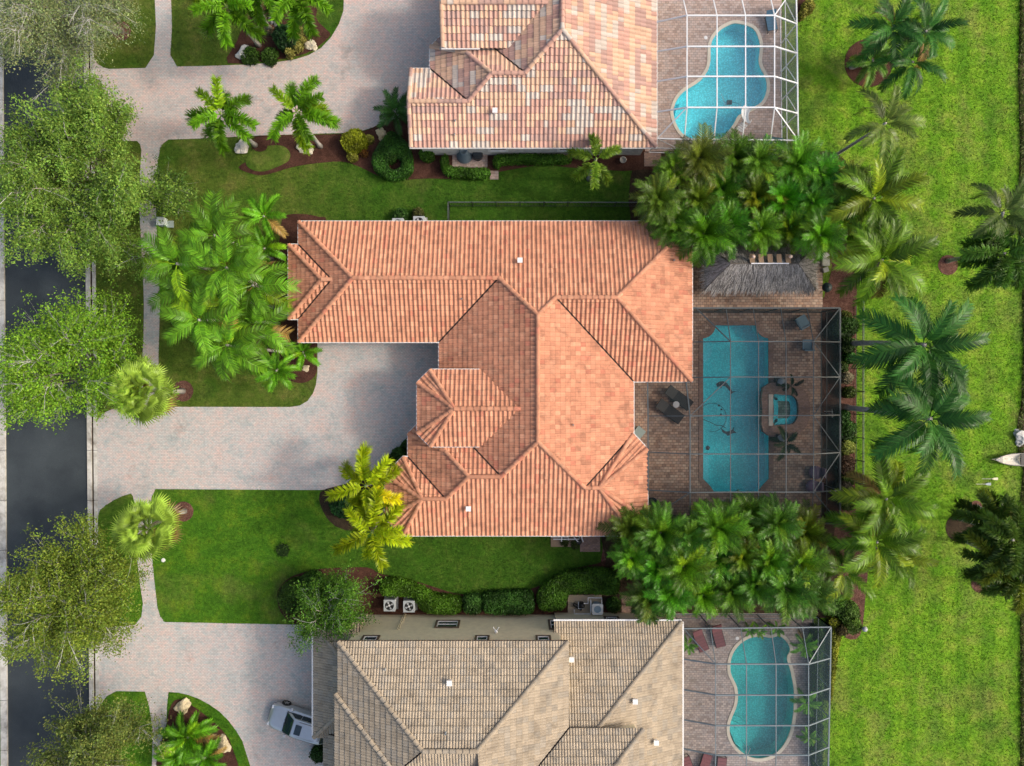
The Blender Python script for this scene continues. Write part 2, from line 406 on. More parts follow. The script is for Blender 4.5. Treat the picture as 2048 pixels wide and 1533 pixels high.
for nm, f0, f1 in (('kerb', lambda y: rx(y) - 1, lambda y: rx(y) + KR * .44), ('gutter', lambda y: rx(y) + KR * .66, lambda y: rx(y) + KR + 1), ('kerb', lambda y: lx(y) - 12, lambda y: lx(y) + 1)):
    mb = MB(); ys = list(range(-400, 2000, 100))
    for a, b in zip(ys[:-1], ys[1:]):
        mb.prism([W2(f0(a + 1), a + 1), W2(f1(a + 1), a + 1), W2(f1(b), b), W2(f0(b), b)], -.15, .035 if nm == 'kerb' else .03)
    mb.build(nm, M['concrete'], kind='structure')
sheet('gutter_channel', [W2(rx(-400) + KR * .4, -400), W2(rx(-400) + KR * .7, -400), W2(rx(2000) + KR * .7, 2000), W2(rx(2000) + KR * .4, 2000)], -.03, M['soil'], kind='structure')
# lake and its weedy bank
sheet('lake', [(shore[0][0] - 3, shore[0][1]), (320, shore[0][1]), (320, shore[-1][1]), (shore[-1][0] - 3, shore[-1][1])], -.5, M['lake'], kind='structure')
bank = shore; mb = MB()
n = len(bank)
mb.add([(x - .02, y, .0) for x, y in bank] + [(x + 1.3, y, -.6) for x, y in bank], [(i + 1, i, n + i, n + i + 1) for i in range(n - 1)])
mb.build('bank', M['soil'], kind='structure')

BLOCK = []
def drive(name, px, curve=None, z=.012, mat='drive'):
    poly = PX(px); BLOCK.append(poly); mb = MB(); mb.prism(poly, -.05, z); return mb.build(name, M[mat], kind='structure')
e = lambda y: rx(y) + KR + .8
# drive of the upper neighbour, with the path that crosses it
drive('driveway', [(e(118),118),(197,129),(207,135),(218,138),(291,136),(354,133),(415,132),(500,129),(556,124),(590,119),(618,110),(642,96),(662,75),(678,48),(687,22),(689,-40),(930,-40),(930,180),(840,180),(840,230),(800,234),(765,245),(745,255),(726,261),(684,266),(546,270),(400,277),(337,279),(274,282),(247,282),(225,290),(205,305),(e(318),318)], mat='drive_pink')
drive('path', [(307,-60),(340,-60),(344,52),(341,110),(354,133),(291,136),(308,110),(312,52)])
drive('path', [(274,282),(337,279),(326,287),(320,297),(312,347),(312,420),(314,480),(318,545),(320,611),(317,715),(318,770),(322,813),(284,815),(283,750),(287,676),(288,611),(286,543),(282,480),(279,420),(280,347),(283,300),(280,288)])
# drive of the middle house
drive('driveway', [(e(842),842),(205,827),(225,818),(250,815),(284,815),(322,813.5),(580,814),(600,811),(615,802),(626,787),(632,770),(635,745),(635,660),(900,660),(900,800),(860,860),(817,872),(805,885),(790,905),(760,930),(720,955),(690,969),(665,977),(640,980),(311,978),(303,995),(269,1008),(266,992),(262,987),(245,992),(228,1000),(212,1010),(200,1020),(e(1034),1034)])
drive('path', [(303,995),(304,1060),(304,1113),(309,1165),(315,1215),(320,1232),(329,1244),(270,1250),(283,1233),(286,1207),(279,1160),(274,1113),(271,1060),(269,1008)])
# drive of the lower neighbour
drive('driveway', [(e(1262),1262),(215,1254),(270,1250),(329,1244),(625,1250),(700,1250),(700,1600),(503,1600),(501,1533),(485,1482),(473,1462),(457,1441),(439,1423),(419,1409),(399,1398),(378,1390),(356,1385),(337,1384),(290,1383),(233,1382),(214,1392),(206,1402),(201,1411),(e(1425),1425)])
drive('path', [(337,1384),(334,1412),(333,1450),(331,1490),(330,1600),(302,1600),(305,1500),(305,1456),(299,1415),(290,1383)])
# planting beds
def bed(name, px, mat='mulch', z=.03, n=3):
    poly = catmull(PX(px), True, n); mb = MB()
    if mat != 'grass': BLOCK.append(poly)
    mb = MB(); mb.prism(poly, -.05, z); return mb.build(name, M[mat], kind='structure')
bed('planting_bed', [(474,83),(456,126),(556,119),(612,107),(640,90),(661,70),(650,56),(632,34),(629,-30),(475,-30),(491,26)])
bed('planting_bed', [(510,273),(600,270),(684,268),(726,263),(765,247),(815,236),(860,270),(1300,285),(1318,300),(1311,337),(1288,339),(1244,342),(1190,338),(1139,335),(1087,330),(1035,337),(996,344),(912,357),(860,357),(823,359),(789,361),(757,352),(726,337),(690,324),(648,325),(596,332),(562,341),(530,350),(504,348),(477,335),(500,318),(505,295)])
bed('ground_cover', [(492,326),(505,300),(535,292),(565,292),(580,305),(577,322),(555,334),(528,343),(505,340)], 'grass', .05)
bed('planting_bed', [(505,283),(520,276),(534,283),(534,298),(520,304),(506,298)], 'mulch', .065)
bed('planting_bed', [(565,437),(600,428),(638,434),(655,450),(660,600),(634,690),(634,742),(618,762),(590,765),(560,745),(520,700),(495,640),(515,560),(555,500)])
bed('planting_bed', [(554,1190),(562,1172),(578,1156),(602,1146),(639,1138),(683,1135),(737,1135),(762,1148),(810,1157),(863,1172),(904,1185),(951,1191),(1002,1188),(1052,1180),(1083,1169),(1115,1149),(1146,1138),(1194,1127),(1225,1119),(1260,1150),(1260,1250),(1100,1270),(715,1270),(640,1252),(590,1247),(562,1225)])
bed('planting_bed', [(350,1400),(381,1409),(419,1437),(447,1463),(463,1491),(470,1560),(320,1560),(334,1444)])
bed('palm_bed', arc(366,782,21,0,345,12), 'mulch_red')
bed('palm_bed', arc(367,1023,20,0,345,12), 'mulch_red')
bed('palm_bed', arc(243,62,19,0,345,12), 'mulch_red')
bed('palm_bed', arc(1737,126,48,0,345,14), 'mulch')
bed('planting_bed', [(1380,480),(1500,470),(1650,500),(1690,490),(1712,560),(1712,640),(1712,800),(1712,1030),(1740,1060),(1730,1200),(1720,1270),(1690,1275),(1660,1235),(1240,1240),(1205,1100),(1225,1010),(1300,1000),(1600,1010),(1648,1005),(1638,1000),(1638,620),(1645,600),(1645,500)], 'mulch_red', .02)
bed('planting_bed', [(1270,320),(1330,298),(1600,300),(1690,320),(1700,420),(1690,500),(1640,512),(1400,505),(1330,500),(1262,440)], 'soil', .024)
bed('planting_bed', [(1215,1020),(1400,1012),(1650,1015),(1662,1100),(1655,1232),(1245,1238),(1212,1120)], 'soil', .045)
bed('planting_bed', [(640,985),(690,968),(735,950),(790,910),(815,880),(830,920),(830,1040),(790,1060),(690,1060),(650,1030)], 'soil', .014)
bed('planting_bed', [(1597,-10),(1622,-10),(1612,22),(1597,45)], 'mulch', .03)
bed('planting_bed', [(1590,270),(1600,270),(1608,290),(1590,305)], 'mulch', .03)
bed('palm_bed', arc(1896,530,20,0,345,10), 'mulch_red', .02); bed('palm_bed', arc(1921,1055,30,0,345,10), 'soil', .02); bed('palm_bed', arc(1962,1166,20,0,345,10), 'mulch_red', .02); bed('palm_bed', arc(1952,1014,13,0,345,10), 'mulch_red', .02)
# pool decks, terraces
BLOCK += [PX([(1255,750),(1643,750),(1643,1046),(1255,1046)]), PX([(1380,490),(1645,490),(1645,750),(1380,750)]), PX([(1290,-60),(1563,-60),(1563,303),(1290,303)]), PX([(1340,1226),(1625,1226),(1625,1640),(1340,1640)])]
sheet('pool_deck', PX([(1255,750),(1255,1010),(1250,1020),(1250,1046),(1643,1046),(1643,616),(1643,600),(1380,600),(1380,750)]), .05, M['deck_main'], [offset(POOL_MAIN, .02)], kind='structure')
mb = MB(); mb.prism(PX([(1378,490),(1645,490),(1645,614),(1378,614)]), -.05, .04); mb.build('terrace', M['deck_main'], kind='structure')
sheet('pool_deck', PX([(1290,-60),(1563,-60),(1563,303),(1290,303)]), .05, M['deck_top'], [offset(POOL_TOP, .02)], kind='structure')
sheet('pool_deck', PX([(1340,1226),(1625,1226),(1625,1640),(1340,1640)]), .05, M['deck_bot'], [offset(POOL_BOT, .02)], kind='structure')
for px in ([(905,306),(975,306),(975,335),(905,335)], [(1160,1070),(1200,1070),(1200,1103),(1160,1103)], [(1288,305),(1322,305),(1322,333),(1288,333)], [(980,342),(997,342),(997,359),(980,359)], [(1243,1190),(1265,1190),(1262,1232),(1243,1232)]):
    BLOCK.append(PX(px)); mb = MB(); mb.prism(PX(px), -.05, .06); mb.build('paved_pad', M['brick'] if px[0][0] > 1150 else M['deck_top'], kind='structure')

# ================================================================ pools
def pool(outline, mats, label, depth, cop, steps=None):
    c = outline; cx = sum(p[0] for p in c) / len(c); cy = sum(p[1] for p in c) / len(c)
    t = thing('swimming_pool', label, 'swimming pool', (cx, cy, 0))
    loc = [(x - cx, y - cy) for x, y in c]
    mb = MB(); n = len(loc); ccw = area2(loc) > 0
    vs = [(x, y, .04) for x, y in loc] + [(x, y, -depth) for x, y in loc]
    mb.add(vs, [((i + 1) % n, i, n + i, n + (i + 1) % n) if ccw else (i, (i + 1) % n, n + (i + 1) % n, n + i) for i in range(n)])
    mb.add([(x, y, -depth) for x, y in loc], tess([loc]))
    mb.build('basin', M[mats[0]], t)
    sheet('water_surface', loc, -.07, M[mats[1]], parent=t)
    if cop: ring('coping', offset(loc, -.03), offset(loc, cop), -.02, .085, M['coping'] if cop < .25 else M['brick'], parent=t)
    return t, (cx, cy)
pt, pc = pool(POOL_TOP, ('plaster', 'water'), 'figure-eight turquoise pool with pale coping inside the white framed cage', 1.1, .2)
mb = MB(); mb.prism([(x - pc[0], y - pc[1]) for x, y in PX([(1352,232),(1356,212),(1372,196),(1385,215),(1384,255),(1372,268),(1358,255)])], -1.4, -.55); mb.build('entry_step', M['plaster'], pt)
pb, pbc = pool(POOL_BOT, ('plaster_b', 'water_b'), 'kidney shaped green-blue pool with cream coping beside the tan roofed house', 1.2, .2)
for i, r in enumerate((38, 28, 18)):
    mb = MB(); q = [(x - pbc[0], y - pbc[1]) for x, y in PX([(1461,1462),(1466,1448)] + arc(1468,1480,r,-75,35,8) + [(1490,1505),(1474,1493)])]
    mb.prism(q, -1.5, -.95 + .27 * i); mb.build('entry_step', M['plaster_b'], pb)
mb = MB()
q = [W2(1473, 1503), W2(1489, 1490)]
for dx in (0, .25):
    a, b = [Vector((x - pbc[0] + dx, y - pbc[1], 0)) for x, y in q]
    mb.tube([a, a + Vector((0, 0, .8)), a.lerp(b, .5) + Vector((0, 0, .85)), b + Vector((0, 0, .5)), b + Vector((0, 0, -.6))], .025, 6)
mb.build('handrail', M['chrome'], pb)
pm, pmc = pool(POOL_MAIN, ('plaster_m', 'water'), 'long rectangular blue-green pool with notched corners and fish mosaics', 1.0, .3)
L = lambda px: [(x - pmc[0], y - pmc[1]) for x, y in PX(px)]
for i, r in enumerate((26, 19, 12)):
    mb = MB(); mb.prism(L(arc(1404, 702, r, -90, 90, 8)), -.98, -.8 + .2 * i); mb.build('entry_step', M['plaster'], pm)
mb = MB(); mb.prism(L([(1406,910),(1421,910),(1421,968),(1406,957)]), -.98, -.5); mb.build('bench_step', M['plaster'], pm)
def fish(px):
    mb = MB(); mb.prism(L(px), -.997, -.985); mb.build('fish_mosaic', M['mosaic'], pm)
fish([(1440,768),(1447,763),(1455,762),(1462,766),(1468,774),(1473,783),(1482,783),(1474,786),(1469,790),(1469,784),(1464,778),(1459,773),(1453,772),(1450,777),(1447,772),(1443,775)])
fish([(1449,857),(1455,862),(1461,865),(1468,864),(1473,861),(1477,854),(1476,862),(1482,868),(1475,868),(1468,871),(1464,874),(1460,870),(1454,867)])
fish([(1405,704),(1409,692),(1412,688),(1411,694),(1414,696),(1409,699)])
fish([(1419,896),(1424,893),(1428,898),(1425,903),(1420,902)])
mb = MB()
mb.tube([(x, y, -.98) for x, y in L(arc(1432, 836, 29, -180, 100, 26))], .018, 4)
mb.tube([(x, y, -.98) for x, y in L([(1405,840),(1416,841),(1428,846),(1440,852),(1452,853),(1460,858)])], .03, 4)
for ax, ay in ((1446,812),(1451,820),(1450,830)):
    mb.prism(L(arc(ax, ay, 2.2, 0, 300, 5)), -.997, -.983)
mb.build('mosaic_line', M['mosaic'], pm)
# raised spa
sx, sy = W2(1572, 819)
spa = thing('spa', 'raised half-round spa with brick rim beside the long pool', 'spa', (sx, sy, 0))
sp = catmull([(x - sx, y - sy) for x, y in PX([(1545,788),(1566,787),(1587,789),(1597,800),(1600,819),(1597,838),(1587,850),(1566,852),(1545,851),(1545,820)], .45)], True, 4)
ring('rim', offset(sp, -.1), offset(sp, .75), 0.0, .45, M['brick'], parent=spa)
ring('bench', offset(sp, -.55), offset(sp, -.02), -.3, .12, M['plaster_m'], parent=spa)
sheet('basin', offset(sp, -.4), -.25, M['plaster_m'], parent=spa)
sheet('water_surface', offset(sp, -.06), .36, M['water'], parent=spa)
mb = MB(); a, b = W(1545, 790, .45), W(1545, 850, .45)
mb.box(((a.x + b.x) / 2 - sx - .14, (a.y + b.y) / 2 - sy, .24), (.3, abs(a.y - b.y) + .1, .5)); mb.build('spillway', M['coping'], spa)
mb = MB()
for k in range(3): mb.lathe([(0.001, -.24), (.11, -.24), (.11, -.22), (.05, -.22)], (.05 + .02 * k, -.25 + .22 * k, 0), 10)
mb.build('drain', M['mosaic'], spa)

# ================================================================ roofs
class Plane:
    def __init__(s, o, e, h, p=.42): s.o = o; s.e = e; s.h = h; s.p = p
    def z(s, x, y): return s.h + s.p * (s.e - s.o[0] * x - s.o[1] * y)
DIR = {'N': (0, 1), 'S': (0, -1), 'E': (1, 0), 'W': (-1, 0)}
def PL(d, px, h, p=.42):
    k = (D - h) / F; o = DIR[d]
    c = (766 - px) * k if d in 'NS' else (px - 1024) * k
    return Plane(o, c * (o[0] + o[1]), h, p)
def PW(d, c, h, p=.42): o = DIR[d]; return Plane(o, c * (o[0] + o[1]), h, p)
def X3(a, b, c):
    A = [[q.p * q.o[0], q.p * q.o[1], 1] for q in (a, b, c)]; B = [q.h + q.p * q.e for q in (a, b, c)]
    r = np.linalg.solve(A, B); return (float(r[0]), float(r[1]))
def X2(a, b, z):
    A = [[q.p * q.o[0], q.p * q.o[1]] for q in (a, b)]; B = [q.h + q.p * q.e - z for q in (a, b)]
    r = np.linalg.solve(A, B); return (float(r[0]), float(r[1]))
def EC(a, b): return X2(a, b, a.h)
def PC(c1, c2, ap, zap, h):
    dx, dy = c2[0] - c1[0], c2[1] - c1[1]; l = math.hypot(dx, dy); o = (dy / l, -dx / l)
    e = o[0] * c1[0] + o[1] * c1[1]; da = e - o[0] * ap[0] - o[1] * ap[1]
    if da < 0: o = (-o[0], -o[1]); e = -e; da = -da
    return Plane(o, e, h, (zap - h) / da)

PROF1 = [(0, -.005), (.12, .042), (.31, .068), (.5, .045), (.64, .0), (.82, -.012), (.98, -.006)]
PROF2 = [(0, 0), (.13, .04), (.25, .052), (.38, .03), (.5, -.006), (.63, .04), (.75, .052), (.88, .03), (.985, -.006)]
class Style:
    def __init__(s, w, e, prof, mat, color): s.w = w; s.e = e; s.prof = prof; s.mat = mat; s.color = color
def col_main():
    k = rnd(.86, 1.1); q = random.random()
    b = (.61, .285, .17)
    if q < .05: b = (.57, .225, .14)
    elif q < .22: b = (.54, .25, .15)
    elif q < .4: b = (.64, .32, .195)
    return tuple(c * k for c in b)
class RunCol:
    def __init__(s): s.n = 0
    def __call__(s):
        if s.n <= 0:
            q = random.random(); s.n = random.randint(1, 4)
            s.c = (.64, .42, .29) if q < .45 else (.54, .32, .25) if q < .7 else (.56, .48, .41) if q < .86 else (.45, .29, .24)
        s.n -= 1; k = rnd(.88, 1.1); return tuple(c * k for c in s.c)
def col_tan():
    k = rnd(.88, 1.1); b = (.41, .34, .25) if random.random() < .75 else (.37, .32, .25)
    return tuple(c * k for c in b)
ST_MAIN = Style(.305, .35, PROF1, 'tile', col_main)
ST_VAR = Style(.31, .41, PROF1, 'tile_var', RunCol())
ST_TAN = Style(.37, .38, PROF2, 'tile_tan', col_tan)

def clip_half(poly, a, b, c):
    """keep a*x+b*y<=c ; poly of (x,y,z)"""
    out = []
    for i in range(len(poly)):
        p, q = poly[i], poly[(i + 1) % len(poly)]
        dp, dq = a * p[0] + b * p[1] - c, a * q[0] + b * q[1] - c
        if dp <= 0: out.append(p)
        if (dp < 0 < dq) or (dq < 0 < dp):
            t = dp / (dp - dq); out.append(tuple(p[k] + (q[k] - p[k]) * t for k in range(3)))
    return out
def tile_mesh(st, pl):
    """one whole tile in plan coordinates: u across, v up the slope"""
    LOW, UP = .05, .008; gp_ = .006 if st.mat == 'tile_tan' else .012
    mb = MB(); n = len(st.prof); g = pl.p
    vs = [(u * st.w, 0, z + LOW) for u, z in st.prof] + [(u * st.w, st.e - gp_, z + UP + g * (st.e - gp_)) for u, z in st.prof] + [(u * st.w, 0, z + LOW - .05) for u, z in st.prof]
    fs = [(i, i + 1, n + i + 1, n + i) for i in range(n - 1)] + [(2 * n + i, 2 * n + i + 1, i + 1, i) for i in range(n - 1)]
    return vs, fs
def tile_roof(house, faces, st, capsegs, deckmat='under', n_single=300):
    roof_mb = MB(); items = []; cut = MB()
    rest = MB()
    meshes = {}
    for pl, poly in faces:
        if area2(poly) < 0: poly = poly[::-1]
        zs = [pl.z(*p) for p in poly]; n = len(poly)
        dist = [(.06 if abs(zs[i] - pl.h) < .02 and abs(zs[(i + 1) % n] - pl.h) < .02 else -.05) for i in range(n)]
        cl = offset(poly, dist) if n > 2 else poly
        roof_mb.add([(x, y, z - .03) for (x, y), z in zip(poly, zs)], tess([poly]))
        up = (-pl.o[0], -pl.o[1]); uu = (up[1], -up[0])
        org = (pl.o[0] * (pl.e + .05), pl.o[1] * (pl.e + .05))
        toUV = lambda p: ((p[0] - org[0]) * uu[0] + (p[1] - org[1]) * uu[1], (p[0] - org[0]) * up[0] + (p[1] - org[1]) * up[1])
        toXY = lambda u, v: (org[0] + uu[0] * u + up[0] * v, org[1] + uu[1] * u + up[1] * v)
        q = [toUV(p) for p in cl]; tris = [[q[i] for i in t] for t in tess([q])]
        u0, u1 = min(a for a, b in q), max(a for a, b in q); v0, v1 = min(b for a, b in q), max(b for a, b in q)
        tv, tf = tile_mesh(st, pl); zb = pl.z(*org)
        for j in range(max(0, int(v0 / st.e) - 1), int(v1 / st.e) + 2):
            if hasattr(st.color, 'n'): st.color.n = 0
            for i in range(int(math.floor(u0 / st.w)) - 1, int(u1 / st.w) + 2):
                a, b = i * st.w, j * st.e
                pts = [(a, b), (a + st.w, b), (a + st.w, b + st.e), (a, b + st.e), (a + st.w / 2, b), (a + st.w / 2, b + st.e), (a, b + st.e / 2), (a + st.w, b + st.e / 2)]
                ins = [inpoly(x, y, q) for x, y in pts]
                if all(ins):
                    c = st.color(); x, y = toXY(a, b); z = zb + pl.p * b; dv = rnd(-.006, .006)
                    nrm = Vector((pl.o[0] * pl.p, pl.o[1] * pl.p, 1)).normalized(); vw = Vector((0, 0, D)) - Vector((x, y, z))
                    vis = nrm.dot(vw.normalized()) / vw.length_squared
                    items.append((vis, pl, (x, y, z + dv), c, uu, up))
                else:
                    if not any(ins):
                        tu = [p[0] for p in q]; 
                        if a > u1 or a + st.w < u0 or b > v1 or b + st.e < v0: continue
                    c = None
                    for f in tf[:len(st.prof) - 1]:
                        quad = [(tv[k][0] + a, tv[k][1] + b, tv[k][2] + zb + pl.p * b) for k in f]
                        for t in tris:
                            pg = quad
                            for k in range(3):
                                (xa, ya), (xb, yb) = t[k], t[(k + 1) % 3]
                                aa, bb = (yb - ya), -(xb - xa)
                                if (t[1][0] - t[0][0]) * (t[2][1] - t[0][1]) - (t[2][0] - t[0][0]) * (t[1][1] - t[0][1]) < 0: aa, bb = -aa, -bb
                                pg = clip_half(pg, aa, bb, aa * xa + bb * ya)
                                if len(pg) < 3: break
                            if len(pg) >= 3:
                                if c is None: c = st.color()
                                vv = [(*toXY(p[0], p[1]), p[2]) for p in pg]
                                cut.add(vv, [tuple(range(len(vv)))], c)
    items.sort(key=lambda t: -t[0])
    roof = roof_mb.build('roof', M[deckmat], house)
    for k, (vis, pl, loc, c, uu, up) in enumerate(items):
        if id(pl) not in meshes: meshes[id(pl)] = [tile_mesh(st, pl), None]
        tv, tf = meshes[id(pl)][0]
        if k < n_single:
            if meshes[id(pl)][1] is None:
                mb = MB(); mb.add([(v[0] * uu[0] + v[1] * up[0], v[0] * uu[1] + v[1] * up[1], v[2]) for v in tv], tf)
                meshes[id(pl)][1] = mb.mesh('roof_tile', M[st.mat])
            link('roof_tile', meshes[id(pl)][1], roof, loc, color=c)
        else:
            rest.add([(loc[0] + v[0] * uu[0] + v[1] * up[0], loc[1] + v[0] * uu[1] + v[1] * up[1], loc[2] + v[2]) for v in tv], tf, c)
    rest.build('remaining_tiles', M[st.mat], roof, kind='stuff')
    cut.build('cut_tiles', M[st.mat], roof, kind='stuff')
    # ridge and hip caps
    mb = MB(); n = 7; L_ = .44; vs = []
    for x, r, dz in ((0, .15, .03), (L_, .125, .0)):
        for k in range(n):
            a = math.pi * (k / (n - 1)); vs.append((x, -r * math.cos(a) * 1.05, r * math.sin(a) * .8 + dz))
    vs += [(0, v[1] * .8, v[2] * .75) for v in vs[:n]]
    mb.add(vs, [(i, n + i, n + i + 1, i + 1) for i in range(n - 1)] + [(i, i + 1, 2 * n + i + 1, 2 * n + i) for i in range(n - 1)])
    cap = mb.mesh('ridge_tile', M[st.mat]); cnt = 0; extra = MB()
    for a, b in capsegs:
        a, b = Vector(a), Vector(b)
        if a.z > b.z + .01: a, b = b, a
        d = b - a; n_ = max(1, int(d.length / .4)); st_ = d.length / n_
        rot = Matrix(((d.normalized()), Vector((0, 0, 1)).cross(d).normalized(), d.normalized().cross(Vector((0, 0, 1)).cross(d).normalized()))).transposed()
        for k in range(n_):
            p = a + d * (k / n_) + Vector((0, 0, .035)); c = st.color(); kk = .92
            c = tuple(x * kk for x in c)
            if cnt < 300: link('ridge_tile', cap, roof, p, rot.to_euler(), color=c, scale=(st_ / .4, 1, 1))
            else: extra.add([p + rot @ Vector(v) for v in vs], [f.vertices[:] for f in cap.polygons], c)
            cnt += 1
    if extra.v: extra.build('remaining_ridge_tiles', M[st.mat], roof, kind='stuff')
    print('tiles', len(items), 'cut faces', len(cut.f), 'caps', cnt)
    return roof
def seg(pl, a, b): return ((*a, pl.z(*a)), (*b, pl.z(*b)))
def house_box(house, outline, h, mat, inset=.5, wallname='wall'):
    wall = offset(outline, -inset); BLOCK.append(wall); mb = MB(); mb.prism(wall, 0, h - .1, top=False); wl = mb.build(wallname, M[mat], house)
    sheet('soffit', offset(outline, -.05), h - .12, M['white'], parent=house)
    n = len(outline); o1 = offset(outline, .02); o2 = offset(outline, .1)
    ring('gutter', o1, o2, h - .12, h + .0, M['white'], parent=house)
    return wl
def window(house, c, wdt, hgt, nrm, frame='trimbrown', mull=True):
    """window on a wall; c centre, nrm outward in plan"""
    rz = math.atan2(nrm[1], nrm[0]) + math.pi / 2; C = Vector(c)
    mb = MB(); t = .14
    for dx, dz, a, b in ((0, hgt / 2 + t / 2, wdt + 2 * t, t), (0, -hgt / 2 - t / 2, wdt + 2 * t, t), (wdt / 2 + t / 2, 0, t, hgt), (-wdt / 2 - t / 2, 0, t, hgt)):
        mb.box((dx, -.03, dz), (a, .1, b))
    wn = mb.build('window', M[frame], house, loc=C, rz=rz)
    mb = MB()
    for dx, dz, a, b in ((0, hgt / 2 - .03, wdt, .06), (0, -hgt / 2 + .03, wdt, .06), (wdt / 2 - .03, 0, .06, hgt - .12), (-wdt / 2 + .03, 0, .06, hgt - .12)) + (((0, 0, wdt - .12, .05),) if mull else ()):
        mb.box((dx, -.02, dz), (a, .06, b))
    mb.build('frame', M['white'], wn)
    mb = MB(); mb.box((0, -.005, 0), (wdt, .02, hgt)); mb.build('pane', M['glass'], wn)

# ---- middle house, terracotta
H = 3.2
house = thing('house', 'one-storey house with uniform terracotta roof in the centre', 'house')
AN, AW, AS = PL('N', 444, H), PL('W', 598, H), PL('S', 683, H)
CW, CE, EE, ES, SS = PL('W', 879, H), PL('E', 1266, H), PL('E', 1383, H), PL('S', 762, H), PL('S', 1070, H)
BW, BN, GN, GW = PL('W', 817, H), PL('N', 822, H), PL('N', 914.5, H), PL('W', 771, H)
SEN, SEE = PL('N', 868, H), PL('E', 1294, H)
LW, LN, LS = PL('W', 578, H), PL('N', 490, H), PL('S', 637, H)
p1, p2, p3, p4, p5 = X3(AN, AW, AS), X3(AN, AS, CW), X3(AN, CW, CE), X3(AN, CE, ES), X3(AN, ES, EE)
p6, p7, p8, p9 = X3(CW, CE, SS), X3(CE, SS, SEN), X3(CW, SS, BN), X3(BN, BW, SS)
p10, pw, pe = X3(BW, SS, GN), X3(GN, GW, SS), X3(SEN, SEE, SS)
l1, l2 = X3(LN, LS, LW), X3(LN, LS, AW)
c1, c2, c3, c4 = EC(CE, SEN), W2(1294, 898, H), W2(1294, 1039, H), W2(1266, 1070, H)
g1, g2, g3, g4 = W2(806, 914.5, H), W2(771, 951, H), W2(771, 1036, H), W2(806, 1070, H)
b1, b2 = W2(817, 867, H), W2(862, 822, H); hp = X2(BW, BN, H + .42 * 2.7)
zE, zW, zH = SS.z(*pe), SS.z(*pw), BW.z(*hp)
K1, K2, K3, K4, K5 = PC(c1, c2, pe, zE, H), PC(c3, c4, pe, zE, H), PC(g1, g2, pw, zW, H), PC(g3, g4, pw, zW, H), PC(b1, b2, hp, zH, H)
HT = 4.48
TN, TS, TW = PL('N', 740, HT), PL('S', 892, HT), PL('W', 835, HT)
ta = X3(TN, TS, TW); tb = X3(TN, TS, CW); tz = TN.z(*ta)
t1, t2, t3, t4 = W2(860, 740, HT), W2(835, 765, HT), W2(835, 866, HT), W2(861, 892, HT)
T1, T2 = PC(t1, t2, ta, tz, HT), PC(t3, t4, ta, tz, HT)
tn, ts = X2(TN, CW, HT), X2(TS, CW, HT)
faces = [(AN, [EC(AN, AW), p1, p2, p3, p4, p5, EC(AN, EE)]), (AW, [EC(AW, AN), EC(AW, LN), l2, EC(AW, LS), EC(AW, AS), p1]),
 (LN, [EC(LN, LW), l1, l2, EC(LN, AW)]), (LS, [EC(LS, LW), l1, l2, EC(LS, AW)]), (LW, [EC(LW, LN), l1, EC(LW, LS)]),
 (AS, [EC(AS, AW), p1, p2, EC(AS, CW)]), (CW, [EC(CW, AS), p2, p3, p6, p8, EC(CW, BN)]), (CE, [EC(CE, ES), p4, p3, p6, p7, c1]),
 (ES, [EC(ES, CE), p4, p5, EC(ES, EE)]), (EE, [EC(EE, AN), p5, EC(EE, ES)]), (SEN, [c1, p7, pe]), (K1, [c1, pe, c2]), (SEE, [c2, pe, c3]), (K2, [c3, pe, c4]),
 (SS, [c4, pe, p7, p6, p8, p9, p10, pw, g4]), (BN, [EC(BN, CW), p8, p9, hp, b2]), (K5, [b2, hp, b1]), (BW, [b1, hp, p9, p10, EC(BW, GN)]),
 (GN, [EC(GN, BW), p10, pw, g1]), (K3, [g1, pw, g2]), (GW, [g2, pw, g3]), (K4, [g3, pw, g4]),
 (TN, [t1, ta, tb, tn]), (T1, [t1, ta, t2]), (TW, [t2, ta, t3]), (T2, [t3, ta, t4]), (TS, [t4, ta, tb, ts])]
caps = [seg(AN, EC(AN, AW), p1), seg(AS, EC(AS, AW), p1), seg(AN, p1, p2), seg(AN, p2, p3), seg(CW, p3, p6), seg(AN, p3, p4), seg(AN, p4, p5), seg(AN, p5, EC(AN, EE)), seg(ES, p5, EC(ES, EE)),
 seg(SS, p6, p7), seg(SS, p7, pe), seg(SS, p6, p8), seg(SS, p8, p9), seg(BW, p9, hp), seg(K5, hp, b1), seg(K5, hp, b2), seg(SS, p9, p10), seg(SS, p10, pw),
 seg(K1, pe, c1), seg(K1, pe, c2), seg(K2, pe, c3), seg(K2, pe, c4), seg(K3, pw, g1), seg(K3, pw, g2), seg(K4, pw, g3), seg(K4, pw, g4),
 seg(LN, l1, l2), seg(LN, EC(LN, LW), l1), seg(LS, EC(LS, LW), l1), seg(T1, ta, t1), seg(T1, ta, t2), seg(T2, ta, t3), seg(T2, ta, t4), seg(TN, ta, tb)]
roof = tile_roof(house, faces, ST_MAIN, caps)
out = [EC(AN, AW), EC(AN, EE), EC(ES, EE), EC(CE, ES), c1, c2, c3, c4, g4, g3, g2, g1, EC(BW, GN), b1, b2, EC(CW, BN), EC(CW, AS), EC(AS, AW), EC(AW, LS), EC(LW, LS), EC(LW, LN), EC(AW, LN)]
house_box(house, out, H, 'stucco_p')
tout = [t1, t2, t3, t4, (ts[0] - .3, ts[1]), (tn[0] - .3, tn[1])]
mb = MB(); mb.prism(offset(tout, -.45), 3.0, HT - .1, top=False); mb.build('entry_wall', M['stucco_p'], house)
n_ = len(tout); ring('entry_gutter', offset(tout, .02), offset(tout, .09), HT - .12, HT, M['white'], parent=house)
sheet('entry_soffit', offset(tout, -.05), HT - .13, M['white'], parent=house)
